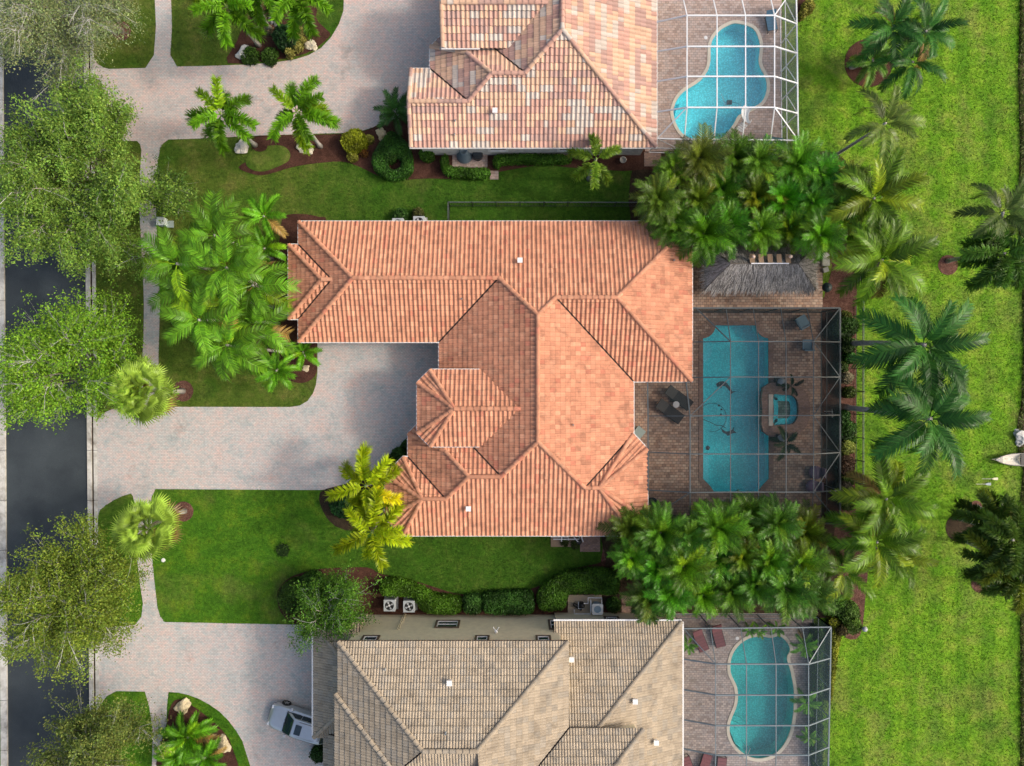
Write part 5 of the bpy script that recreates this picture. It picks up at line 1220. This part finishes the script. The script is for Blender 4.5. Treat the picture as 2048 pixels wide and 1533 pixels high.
for a in (0, 2.1, 4.2): mb = MB(); mb.tube([(.15 * math.cos(a), .15 * math.sin(a), .62), (.36 * math.cos(a), .36 * math.sin(a), .04)], .018, 5, (.1,) * 3); mb.build('leg', M['tint'], t)

# ================================================================ stones
def stone(label, px, py, r, col, seed, flat=.6, group=None):
    rg = random.Random(seed); import bmesh
    bm = bmesh.new(); bmesh.ops.create_icosphere(bm, subdivisions=3, radius=1.)
    ph = [rg.uniform(0, 6) for _ in range(6)]
    for v in bm.verts:
        c = v.co; d = 1 + .22 * math.sin(c.x * 3 + ph[0]) * math.sin(c.y * 3.5 + ph[1]) + .16 * math.sin(c.z * 5 + ph[2] + c.x * 4) + .1 * math.sin(c.y * 9 + ph[3]) * math.sin(c.x * 8 + ph[4]) + rg.uniform(-.05, .05)
        v.co = Vector((c.x * d * r * 1.15, c.y * d * r * .9, max(-.1, c.z * d * r * flat)))
    me = bpy.data.meshes.new('boulder'); bm.to_mesh(me); bm.free(); me.materials.append(M['stone'])
    a = me.attributes.new('tint', 'FLOAT_COLOR', 'FACE'); a.data.foreach_set('color', np.tile(np.array([*col, 1], 'f4'), len(me.polygons)))
    link('boulder', me, None, W(px, py, r * .2) - Vector((0, 0, r * .1)), (0, 0, rg.uniform(0, 6)), label=label, cat='boulder', group=group)
CR = (.62, .52, .33)
stone('white rugged boulder at the left of the top island bed', 489, 106, .5, (.6, .58, .52), 1); stone('cream hollow boulder at the driveway edge of the top island', 622, 90, .42, (.62, .55, .4), 2)
stone('pale boulder under the left upper foxtail palm', 484, 294, .5, (.6, .57, .5), 3); stone('pale boulder under the right upper foxtail palm', 612, 294, .55, (.6, .55, .42), 4); stone('tan boulder between croton bush and teardrop hedge', 764, 268, .42, (.6, .48, .28), 5)
stone('cream boulder at the tip of the lower left island bed', 367, 1412, .55, CR, 6); stone('cream boulder beside the curved drive in the lower left island', 446, 1489, .55, CR, 7); stone('flat cream stone at the corner of the palm bed', 612, 737, .25, (.6, .5, .33), 8, .4)
stone('white rock on the lake bank above the canoe', 2044, 875, .6, (.5, .5, .48), 9); stone('grey rock in the round planting bed', 1707, 131, .3, (.2, .19, .18), 10); stone('dark grey rock in the top island bed', 543, 40, .25, (.2, .2, .2), 11); stone('second dark grey rock in the top island bed', 552, 46, .22, (.18, .18, .18), 12)

# ================================================================ machines
def condenser(label, px, py, group=None, rz=0):
    s = .82; h = .85; t = thing('air_conditioner', label, 'air conditioner', W(px, py, h) - Vector((0, 0, h)), rz, group)
    mb = MB(); mb.box((0, 0, .04), (s + .2, s + .2, .1), t=(.4, .4, .38)); mb.build('pad', M['tint'], t)
    mb = MB(); mb.box((0, 0, .45), (s, s, .72), t=(.5, .53, .53)); mb.build('cabinet', M['tint'], t)
    for k in range(9):
        mb = MB(); mb.box((-s / 2 + .06 + k * (s - .12) / 8, s / 2 + .012, .5), (.03, .02, .6), t=(.3, .32, .32)); mb.build('louvre', M['tint'], t)
    inn = [(.33 * math.cos(i * .314), .33 * math.sin(i * .314)) for i in range(20)]; sq = [(max(-s / 2, min(s / 2, 1.7 * s * .5 * math.cos(i * .314))), max(-s / 2, min(s / 2, 1.7 * s * .5 * math.sin(i * .314)))) for i in range(20)]
    ring('top_panel', inn, sq, h - .02, h + .06, M['galv'], parent=t)
    mb = MB(); mb.lathe([(.33, h - .02), (.33, h + .005), (.01, h + .005)], n=20, t=(.02,) * 3); mb.build('fan_well', M['tint'], t)
    fan = MB()
    for k in range(4):
        a = k * 1.57 + .4; fan.add([(.05 * math.cos(a), .05 * math.sin(a), h + .02), (.29 * math.cos(a - .3), .29 * math.sin(a - .3), h + .015), (.29 * math.cos(a + .3), .29 * math.sin(a + .3), h + .04)], [(0, 1, 2)], (.45, .47, .48))
    fan.lathe([(.08, h + .02), (.07, h + .05), (.01, h + .055)], n=10, t=(.6,) * 3); fan.build('fan', M['tint'], t)
    grl = MB()
    for r_ in (.14, .24, .32): grl.tube([(r_ * math.cos(i * .3142), r_ * math.sin(i * .3142), h + .065) for i in range(21)], .006, 3, (.05,) * 3, cap=False)
    grl.build('guard', M['tint'], t)
condenser('grey air conditioner left of a pair by the cream wall', 779, 1211); condenser('grey air conditioner right of a pair by the cream wall', 818, 1213)
condenser('air conditioner peeking out above the terracotta eave, right one', 838, 444); condenser('air conditioner peeking out above the terracotta eave, left one', 796, 448)
# pool equipment behind the tan house
q = W(1172, 1208); t = thing('pool_equipment', 'pool pump, heater and white pipes inside the curved hedge', 'pool equipment', q)
mb = MB(); mb.box((-.1, 0, .05), (2.5, 1.4, .1), t=(.42, .34, .24)); mb.build('pad', M['tint'], t)
mb = MB(); mb.lathe([(.36, .1), (.36, .75), (.33, .8)], (.75, -.12, 0), 20, (.3, .4, .46)); mb.build('heater', M['tint'], t)
ring('heater_top', [(.75 + .27 * math.cos(i * .314), -.12 + .27 * math.sin(i * .314)) for i in range(20)], [(.75 + max(-.4, min(.4, .55 * math.cos(i * .314))), -.12 + max(-.4, min(.4, .55 * math.sin(i * .314)))) for i in range(20)], .76, .86, M['white'], parent=t)
mb = MB(); mb.lathe([(.2, .1), (.22, .5), (.16, .7), (.02, .75)], (-.35, .05, 0), 14, (.015,) * 3); mb.build('filter', M['tint'], t, smooth=True)
mb = MB(); mb.tube([(-.95, .1, .3), (-.35, -.3, .3)], .13, 10, (.015,) * 3); mb.build('pump', M['tint'], t)
for pts in ([(-.9, -.3, .35), (-.9, -.62, .35), (.3, -.62, .35), (.3, .45, .35)], [(.1, .62, .5), (1.1, .62, .5), (1.1, .2, .5)], [(.1, .62, .5), (.1, .2, .5), (-.35, .2, .5)], [(.3, .45, .6), (.3, -.4, .6)], [(-.6, .3, .4), (-.6, -.2, .4), (-.2, -.2, .4)]):
    mb = MB(); mb.tube(pts, .04, 6, (.8,) * 3); mb.build('pipe', M['tint'], t)
q = W(1130, 1078); t = thing('pool_equipment', 'white pipes and pump under the terracotta south eave', 'pool equipment', q)
mb = MB(); mb.box((-.05, -.05, .05), (2.0, 1.0, .12), t=(.25, .17, .1)); mb.build('pad', M['tint'], t)
for pts in ([(-1.1, .3, .6), (.2, .3, .6), (.2, .05, .6)], [(-.9, .1, .5), (1.0, .1, .5), (1.0, .35, .5)], [(-.3, .35, .7), (-.3, -.05, .5)], [(.6, .3, .7), (.9, -.05, .6)], [(1.15, .3, .6), (1.3, -.1, .5)]):
    mb = MB(); mb.tube(pts, .045, 6, (.75,) * 3); mb.build('pipe', M['tint'], t)
mb = MB(); mb.lathe([(.18, .1), (.2, .5), (.1, .6)], (1.0, -.1, 0), 12, (.02,) * 3); mb.build('pump', M['tint'], t)
q = W(929, 312); t = thing('water_filter', 'blue-grey bell shaped filter tank on the paved pad', 'filter tank', q)
mb = MB(); mb.lathe([(.6, .06), (.58, .2), (.45, .5), (.32, .75), (.3, 1.15), (.22, 1.2), (.2, 1.1)], n=20, t=(.12, .17, .2)); mb.build('tank', M['tint'], t, smooth=True)
mb = MB(); mb.box((.95, .1, .35), (.6, .5, .6), t=(.03, .04, .05)); mb.build('pump_housing', M['tint'], t); mb = MB(); mb.tube([(.3, .1, .5), (.7, .1, .5), (.95, .1, .68)], .05, 6, (.1, .12, .14)); mb.build('pipe', M['tint'], t)
mb = MB(); mb.lathe([(.36, .05), (.38, .55), (.34, .6), (.05, .62)], (1.0, -.05, 0), 16, (.025, .03, .035)); mb.build('motor', M['tint'], t)

# ================================================================ fences
def fence(label, pts, h=1.2):
    o = W(*pts[0]); t = thing('metal_fence', label, 'fence', o); pk = MB()
    for (x0, y0), (x1, y1) in zip(pts[:-1], pts[1:]):
        a, b = W(x0, y0) - o, W(x1, y1) - o; L_ = (b - a).length; n = max(1, round(L_ / 1.8))
        for z in (h, h - .18, .12): mb = MB(); mb.tube([a + Vector((0, 0, z)), b + Vector((0, 0, z))], .022, 4, (.16, .18, .18) if z == h else (.03,) * 3); mb.build('rail', M['tint'], t)
        for k in range(n + 1): p = a.lerp(b, k / n); mb = MB(); mb.box((p.x, p.y, h / 2 + .03), (.06, .06, h + .1), t=(.05,) * 3); mb.build('post', M['tint'], t)
        m = int(L_ / .11)
        for k in range(m): p = a.lerp(b, (k + .5) / m); pk.box((p.x, p.y, h / 2 + .05), (.016, .016, h - .1), t=(.04,) * 3)
    pk.build('pickets', M['tint'], t, kind='stuff')
fence('dark metal fence along the side lawn above the terracotta roof', [(899, 446), (899, 412.6), (1275, 413)])
fence('dark metal fence behind the palms right of the dark cage', [(1711, 600), (1711, 965)])

# ================================================================ garden furniture
def lounger(label, px, py, rz, col, L_=2.0, w_=.68, back=35, frame=(.02, .02, .02), group=None):
    t = thing('sun_lounger', label, 'sun lounger', W(px, py, .3) - Vector((0, 0, .25)), rz, group)
    mb = MB(); mb.box((-.32, 0, .32), (L_ * .66, w_, .09), t=col); mb.build('seat_cushion', M['tint'], t)
    b = R(back); bl = L_ * .38; x0 = -.32 + L_ * .33
    mb = MB(); mb.box((x0 + math.cos(b) * bl / 2 - .02, 0, .34 + math.sin(b) * bl / 2), (bl, w_, .08), ry=-b, t=tuple(c * 1.1 for c in col)); mb.build('backrest', M['tint'], t)
    for s in (-1, 1):
        mb = MB(); mb.box((-.3, s * (w_ / 2 + .02), .27), (L_ * .7, .05, .06), t=frame); mb.build('side_rail', M['tint'], t)
        for x in (-.85, .3): mb = MB(); mb.box((x, s * w_ / 2 * .9, .13), (.05, .05, .26), t=frame); mb.build('leg', M['tint'], t)
    for k in range(5): mb = MB(); mb.box((-.85 + k * .24, 0, .372), (.012, w_ - .05, .012), t=tuple(c * .5 for c in col)); mb.build('seam', M['tint'], t)
a_ = math.atan2(130, -175)   # head towards upper left
lounger('black sun lounger beside the long pool, upper of a pair', 1358, 796, a_, (.025, .022, .022), 2.15, .75, 20); lounger('black sun lounger beside the long pool, lower of a pair', 1340, 823, a_, (.025, .022, .022), 2.15, .75, 20)
t = thing('side_table', 'small round white table between the black loungers', 'table', W(1352, 809, .45) - Vector((0, 0, .4)))
mb = MB(); mb.lathe([(.23, .42), (.24, .44), (.24, .46), (.01, .465)], n=20, t=(.6, .6, .6)); mb.build('table_top', M['tint'], t); mb = MB(); mb.lathe([(.16, .0), (.16, .02), (.03, .05), (.03, .42)], n=10, t=(.3,) * 3); mb.build('pedestal', M['tint'], t)
def armchair(label, px, py, rz, col, s=.95):
    t = thing('lounge_chair', label, 'chair', W(px, py, .4) - Vector((0, 0, .35)), rz)
    mb = MB(); mb.box((.06, 0, .36), (s * .8, s * .78, .14), t=col); mb.build('seat', M['tint'], t)
    mb = MB(); mb.box((-s * .42, 0, .55), (.1, s * .85, .5), ry=-.25, t=tuple(c * .8 for c in col)); mb.build('backrest', M['tint'], t)
    for q in (-1, 1):
        mb = MB(); mb.box((0, q * s * .45, .5), (s * .8, .08, .06), t=tuple(c * 1.2 for c in col)); mb.build('armrest', M['tint'], t)
        for x in (-.35, .35): mb = MB(); mb.box((x * s, q * s * .43, .22), (.05, .05, .42), t=(.03,) * 3); mb.build('leg', M['tint'], t)
armchair('blue-grey lounge chair turned at an angle in the upper right of the deck', 1604, 645, R(30), (.16, .26, .32)); armchair('blue-grey lounge chair set square on the upper right of the deck', 1615, 690, R(90), (.16, .26, .32), .85)
t = thing('grill_table', 'grey square table set diagonally against the house bay', 'table', W(1278, 865, .9) - Vector((0, 0, .85)), R(50))
mb = MB(); mb.box((0, 0, .86), (.75, .7, .08), t=(.3, .37, .34)); mb.build('table_top', M['tint'], t)
mb = MB(); mb.box((0, 0, .45), (.62, .58, .76), t=(.1, .11, .11)); mb.build('cabinet', M['tint'], t)
t = thing('covered_tub', 'round black planter tub at the south end of the house bay', 'planter', W(1303, 1006, .5) - Vector((0, 0, .45)))
mb = MB(); mb.lathe([(.3, 0), (.4, .5), (.45, .6), (.36, .6), (.34, .45)], n=18, t=(.02, .025, .03)); mb.build('tub', M['tint'], t); mb = MB(); mb.lathe([(.35, .46), (.2, .52), (.01, .55)], n=14, t=(.06, .09, .03)); mb.build('plant_fill', M['tint'], t)
def bowl(label, px, py):
    t = thing('planter_bowl', label, 'planter', W(px, py, .5) - Vector((0, 0, .45)))
    mb = MB(); mb.box((0, 0, .22), (.62, .62, .44), t=(.05, .045, .045)); mb.build('plinth', M['tint'], t)
    mb = MB(); mb.lathe([(.12, .44), (.26, .52), (.3, .66), (.2, .8), (.03, .86)], n=16, t=(.28, .32, .34)); mb.build('globe', M['tint'], t, smooth=True)
bowl('grey globe on a dark plinth above the spa', 1561, 764); bowl('grey globe on a dark plinth below the spa', 1561, 876)
palm('small', (1585,772), (1583,772), .9, 'dark broad leafed plant above the spa', col=(.02, .04, .015), n=7, sc=.6, el=(50, 5), trunk=.04, yellow=0, name='potted_plant', cat='potted plant')
palm('small', (1573,886), (1571,884), 1.0, 'dark drooping plant below the spa', col=(.03, .06, .015), n=9, sc=.85, el=(45, -5), trunk=.04, yellow=0, name='potted_plant', cat='potted plant')
for x, y, lb in ((1628,944,'purple round pouf on the lower right of the dark deck, upper'),(1622,972,'purple round pouf on the lower right of the dark deck, lower')):
    t = thing('pouf', lb, 'seat', W(x, y)); mb = MB(); mb.lathe([(.42, .05), (.5, .2), (.5, .35), (.4, .45), (.02, .48)], n=18, t=(.2, .13, .2)); mb.build('cushion', M['tint'], t, smooth=True); mb = MB(); mb.box((.5, 0, .4), (.12, .7, .7), t=(.18, .12, .18), ry=.15); mb.build('backrest', M['tint'], t)
MR = (.2, .07, .075)
lounger('maroon sun lounger in the upper left of the grey cage, left one', 1399, 1277, R(112), MR, 1.9, .7, 40); lounger('maroon sun lounger in the upper left of the grey cage, right one', 1435, 1268, R(105), MR, 1.9, .7, 40)
lounger('maroon sun lounger at the bottom edge of the grey cage, left one', 1378, 1536, R(-70), MR, 1.7, .6, 40); lounger('maroon sun lounger at the bottom edge of the grey cage, middle one', 1408, 1532, R(-108), MR, 1.8, .65, 40); lounger('maroon sun lounger at the bottom edge of the grey cage, right one', 1442, 1538, R(-95), MR, 1.7, .65, 40)
for x, y, lb in ((1411, 76, 'round white skimmer lid beside the figure-eight pool'), (1474, 1276, 'round white skimmer lid beside the kidney pool')):
    mb = MB(); mb.lathe([(.13, .05), (.13, .07), (.12, .075), (.01, .075)], n=16, t=(.75,) * 3); mb.build('skimmer_lid', M['tint'], None, loc=W(x, y), label=lb, cat='lid')
# slide and floats by the upper pool
t = thing('pool_slide', 'white pool slide at the waist of the figure-eight pool', 'slide', W(1489, 240), R(60))
mb = MB(); n_ = 8; vs = []
for i in range(n_):
    u = i / (n_ - 1); x = -.9 + u * 1.7; z = 1.3 * (1 - u) ** 1.6 + .35; yb = .35 * math.sin(u * 2.2)
    vs += [(x, yb - .3, z + .18), (x, yb - .22, z), (x, yb + .22, z), (x, yb + .3, z + .18)]
mb.add(vs, [(i * 4 + k, i * 4 + k + 1, i * 4 + k + 5, i * 4 + k + 4) for i in range(n_ - 1) for k in range(3)], (.8, .8, .78)); mb.build('chute', M['tint'], t, smooth=True)
for y in (-.25, .25): mb = MB(); mb.tube([(-.9, y, .05), (-.9, y, 1.9), (-.6, y, 1.75)], .03, 6, (.6,) * 3); mb.build('handrail', M['tint'], t)
for k in range(4): mb = MB(); mb.box((-1.0, 0, .35 + k * .35), (.12, .5, .05), t=(.7,) * 3); mb.build('rung', M['tint'], t)
lounger('blue deck chair in the top right of the white cage', 1541, 40, R(100), (.05, .15, .24), 1.4, .7, 40); lounger('teal deck chair in the bottom right of the white cage', 1543, 284, R(170), (.03, .13, .16), 1.5, .7, 30)
t = thing('pool_cleaner', 'small dark cleaning robot with hose in the figure-eight pool', 'pool cleaner', W(1467, 194) + Vector((0, 0, -1.05)))
mb = MB(); mb.box((0, 0, .1), (.35, .28, .16), t=(.03, .04, .05)); mb.build('body', M['tint'], t); mb = MB(); mb.tube([(.2, 0, .2), (.6, -.5, .9), (.1, -1., 1.3), (-.7, -.7, 1.35), (-1., .1, 1.35)], .02, 5, (.2, .4, .45)); mb.build('hose', M['tint'], t)

# ================================================================ street and shore objects
t = thing('utility_box', 'white-green utility box beside the dark young tree', 'utility box', W(329, 446)); mb = MB(); mb.box((0, 0, .3), (.5, .55, .6), t=(.62, .7, .66)); mb.build('cabinet', M['tint'], t); mb = MB(); mb.box((0, 0, .615), (.54, .59, .05), t=(.7, .76, .74)); mb.build('lid', M['tint'], t); mb = MB(); mb.box((.45, -.1, .04), (.5, .5, .08), t=(.35, .42, .4)); mb.build('plinth', M['tint'], t)
t = thing('mailbox', 'white mailbox on a brown post near the dark young tree', 'mailbox', W(379, 402)); mb = MB(); mb.box((0, 0, .55), (.1, .1, 1.1), t=(.12, .06, .04)); mb.build('post', M['tint'], t); mb = MB(); mb.box((0, .05, 1.18), (.5, .2, .2), rz=-.6, t=(.75, .76, .75)); mb.tube([(-.2, .19, 1.28), (.2, -.09, 1.28)], .1, 8, (.75, .76, .75)); mb.build('box', M['tint'], t)
mb = MB(); mb.lathe([(.15, 0), (.15, .05), (.1, .07), (.01, .07)], n=14, t=(.75, .75, .7)); mb.build('valve_cover', M['tint'], None, loc=W(327, 1120), label='small white valve cover on the lower front lawn', cat='cover')
t = thing('garden_lamp', 'white domed garden lamp between bushes at the grey cage corner', 'lamp', W(1712, 1246)); mb = MB(); mb.tube([(0, 0, 0), (0, 0, 1.2)], .04, 6, (.1,) * 3); mb.build('post', M['tint'], t); mb = MB(); mb.lathe([(.15, 1.15), (.2, 1.25), (.15, 1.38), (.02, 1.42)], n=14, t=(.4, .4, .42)); mb.build('shade', M['tint'], t, smooth=True)
q = W(1722, 728); 
t = thing('ladder_rack', 'small white towel rack against the right wall of the dark cage', 'rack', W(1648, 826)); 
for y in (-.15, .15): mb = MB(); mb.tube([(-.25, y, .6), (.3, y, .75)], .02, 5, (.7,) * 3); mb.build('bar', M['tint'], t)
mb = MB(); mb.tube([(.25, -.3, .75), (.25, .3, .75)], .02, 5, (.7,) * 3); mb.build('rail', M['tint'], t); mb = MB(); mb.tube([(.1, 0, .05), (.1, 0, .7)], .025, 5, (.4,) * 3); mb.build('stand', M['tint'], t)
# potted thing in the side bed of the upper house
mb = MB(); mb.lathe([(.16, 0), (.22, .3), (.25, .32), (.19, .32), (.17, .2)], n=14, t=(.45, .42, .36)); mb.build('plant_pot', M['tint'], None, loc=W(1245, 322), label='round pale plant pot in the mulch near the white cage', cat='plant pot')
# canoe
t = thing('canoe', 'white canoe with black seat on the lawn at the lake edge', 'canoe', W(2040, 918)); n_ = 15; L_ = 4.4
def hullsec(u, k=1.):
    w_ = .45 * (1 - abs(2 * u - 1) ** 2.6) * k + .012; sh = .36 + .16 * abs(2 * u - 1) ** 3; return w_, sh
mb = MB(); vs = []
for i in range(n_):
    u = i / (n_ - 1); x = -L_ / 2 + L_ * u; w_, sh = hullsec(u)
    for a in (1, .85, .45, 0, -.45, -.85, -1): vs.append((x, w_ * a, sh * abs(a) ** 2.2 + .02))
mb.add(vs, [(i * 7 + k, i * 7 + k + 1, i * 7 + k + 8, i * 7 + k + 7) for i in range(n_ - 1) for k in range(6)], (.72, .68, .58)); mb.build('hull', M['tint'], t, smooth=True)
for s in (-1, 1):
    mb = MB(); mb.tube([(-L_ / 2 + L_ * i / (n_ - 1), s * hullsec(i / (n_ - 1))[0], hullsec(i / (n_ - 1))[1] + .03) for i in range(n_)], .025, 5, (.12, .11, .1)); mb.build('gunwale', M['tint'], t)
for x, col, wd in ((.0, (.015,) * 3, .3), (-1.6, (.35, .34, .3), .2), (1.5, (.015,) * 3, .25)): mb = MB(); hw = hullsec(x / L_ + .5)[0]; mb.box((x, 0, .3), (wd, hw * 1.9, .04), t=col); mb.build('seat', M['tint'], t)
mb = MB(); mb.box((-L_ / 2 + .2, 0, .48), (.35, .16, .03), t=(.3, .3, .32)); mb.build('deck_plate', M['tint'], t)
def paddle(label, px, py, col, px0):
    t = thing('paddle', label, 'paddle', W(px, py)); L2 = (px - px0) / 27
    mb = MB(); mb.tube([(-L2, 0, .04), (.05, 0, .04)], .016, 5, (.6, .58, .5)); mb.build('shaft', M['tint'], t)
    mb = MB(); mb.prism([(0, -.03), (.14, -.085), (.38, -.1), (.42, -.06), (.42, .06), (.38, .1), (.14, .085), (0, .03)], .02, .05, t=col); mb.build('blade', M['tint'], t)
paddle('cream paddle lying on the grass, upper of two', 1984, 957.5, (.72, .66, .42), 1963); paddle('paddle with grey blade on the grass, lower of two', 1970, 968, (.3, .36, .4), 1951)
# ================================================================ car
c0 = W(606, 1437); t = thing('parked_car', 'silver car parked on the lower driveway, nose out from under the eave', 'car', c0, R(180 - 17))
def loft(secs, col, name, mat, smooth=True):
    mb = MB(); m = len(secs[0]); vs = [p for s in secs for p in s]; fs = [(i * m + k, i * m + (k + 1) % m, (i + 1) * m + (k + 1) % m, (i + 1) * m + k) for i in range(len(secs) - 1) for k in range(m)]
    fs += [tuple(range(m))[::-1], tuple((len(secs) - 1) * m + k for k in range(m))]; mb.add(vs, fs, col); return mb.build(name, mat, t, smooth=smooth)
def sec(x, w_, z0, z1, r_=.14): return [(x, -w_ + .06, z0), (x, w_ - .06, z0), (x, w_, z0 + .15), (x, w_, z1 - r_), (x, w_ - r_ * .6, z1 - r_ * .25), (x, w_ * .55, z1), (x, -w_ * .55, z1), (x, -w_ + r_ * .6, z1 - r_ * .25), (x, -w_, z1 - r_), (x, -w_, z0 + .15)]
body = loft([sec(-2.35, .72, .4, .85), sec(-2.25, .84, .3, .98), sec(-1.6, .92, .26, 1.04), sec(0, .93, .26, 1.04), (sec(.95, .93, .26, 1.02)), sec(1.7, .9, .27, .95), sec(2.1, .84, .3, .87), sec(2.28, .72, .34, .76), sec(2.36, .5, .38, .68)], (1, 1, 1), 'body', M['carpaint'])
cab = loft([sec(-2.2, .7, .95, 1.1, .06), sec(-1.8, .72, .95, 1.52, .1), sec(-1.2, .71, .95, 1.64, .1), sec(-.2, .7, .95, 1.66, .1), sec(.3, .68, .95, 1.6, .1), sec(1.05, .76, .95, 1.03, .05)], (1, 1, 1), 'cabin', M['carpaint'])
def glass(vs, name='window'): mb = MB(); mb.add(vs, [tuple(range(len(vs)))]); return mb.build(name, M['glass'], t)
glass([(1.03, -.7, 1.06), (1.03, .7, 1.06), (.36, .58, 1.615), (.36, -.58, 1.615)], 'windscreen'); glass([(-2.19, -.62, 1.14), (-1.84, -.58, 1.53), (-1.84, .58, 1.53), (-2.19, .62, 1.14)], 'rear_window')
glass([(.1, -.36, 1.668), (.1, .36, 1.668), (-.36, .36, 1.678), (-.36, -.36, 1.678)], 'sunroof')
for s in (-1, 1):
    for x0, x1, y0, y1 in ((-1.75, -.95, .745, .68), (-.9, -.15, .745, .68), (-.1, .75, .745, .67)):
        xt = x1 if x1 < .7 else .32; glass([(x0, s * .765, 1.06), (x1, s * .775, 1.06), (xt, s * .70, 1.50), (max(x0, -1.7), s * .73, 1.50)])
    mb = MB(); mb.box((.78, s * 1.0, 1.06), (.14, .2, .13), t=(.5, .52, .54)); mb.build('mirror', M['tint'], t)
    mb = MB(); mb.box((2.12, s * .62, .74), (.28, .3, .12), rz=-s * .35, t=(.75, .78, .8)); mb.build('headlight', M['tint'], t)
    mb = MB(); mb.tube([(-1.5, s * .6, 1.7), (-.1, s * .6, 1.71)], .022, 5, (.25,) * 3); mb.build('roof_rail', M['tint'], t)
    mb = MB(); mb.box((-2.33, s * .6, .8), (.06, .25, .22), t=(.3, .02, .02)); mb.build('tail_light', M['tint'], t)
    for x in (-1.4, 1.42):
        wq = MB(); pr = [(.19, -.11), (.33, -.11), (.345, -.06), (.345, .06), (.33, .11), (.2, .11), (.19, .09)]; wq.lathe(pr, n=22, t=(1, 1, 1)); wh = wq.build('wheel', M['rubber'], t, loc=(x, s * .86, .345)); wh.rotation_euler = (R(90), 0, 0)
        rm = MB()
        for k in range(5): a = k * 1.2566; rm.box((.1 * math.cos(a), .1 * math.sin(a), -s * .1), (.2, .05, .03), rz=a)
        rm.lathe([(.2, -s * .06 - .02), (.2, -s * .06 + .02), (.18, -s * .06 + .02)], n=18); rm.build('rim', M['chrome'], wh)
mb = MB(); mb.box((2.36, 0, .6), (.04, .8, .14), t=(.03,) * 3); mb.build('grille', M['tint'], t)
for s in (-1, 1): mb = MB(); mb.box((1.05, s * .35, 1.055), (.03, .55, .015), rz=s * .1, t=(.02,) * 3); mb.build('wiper', M['tint'], t)
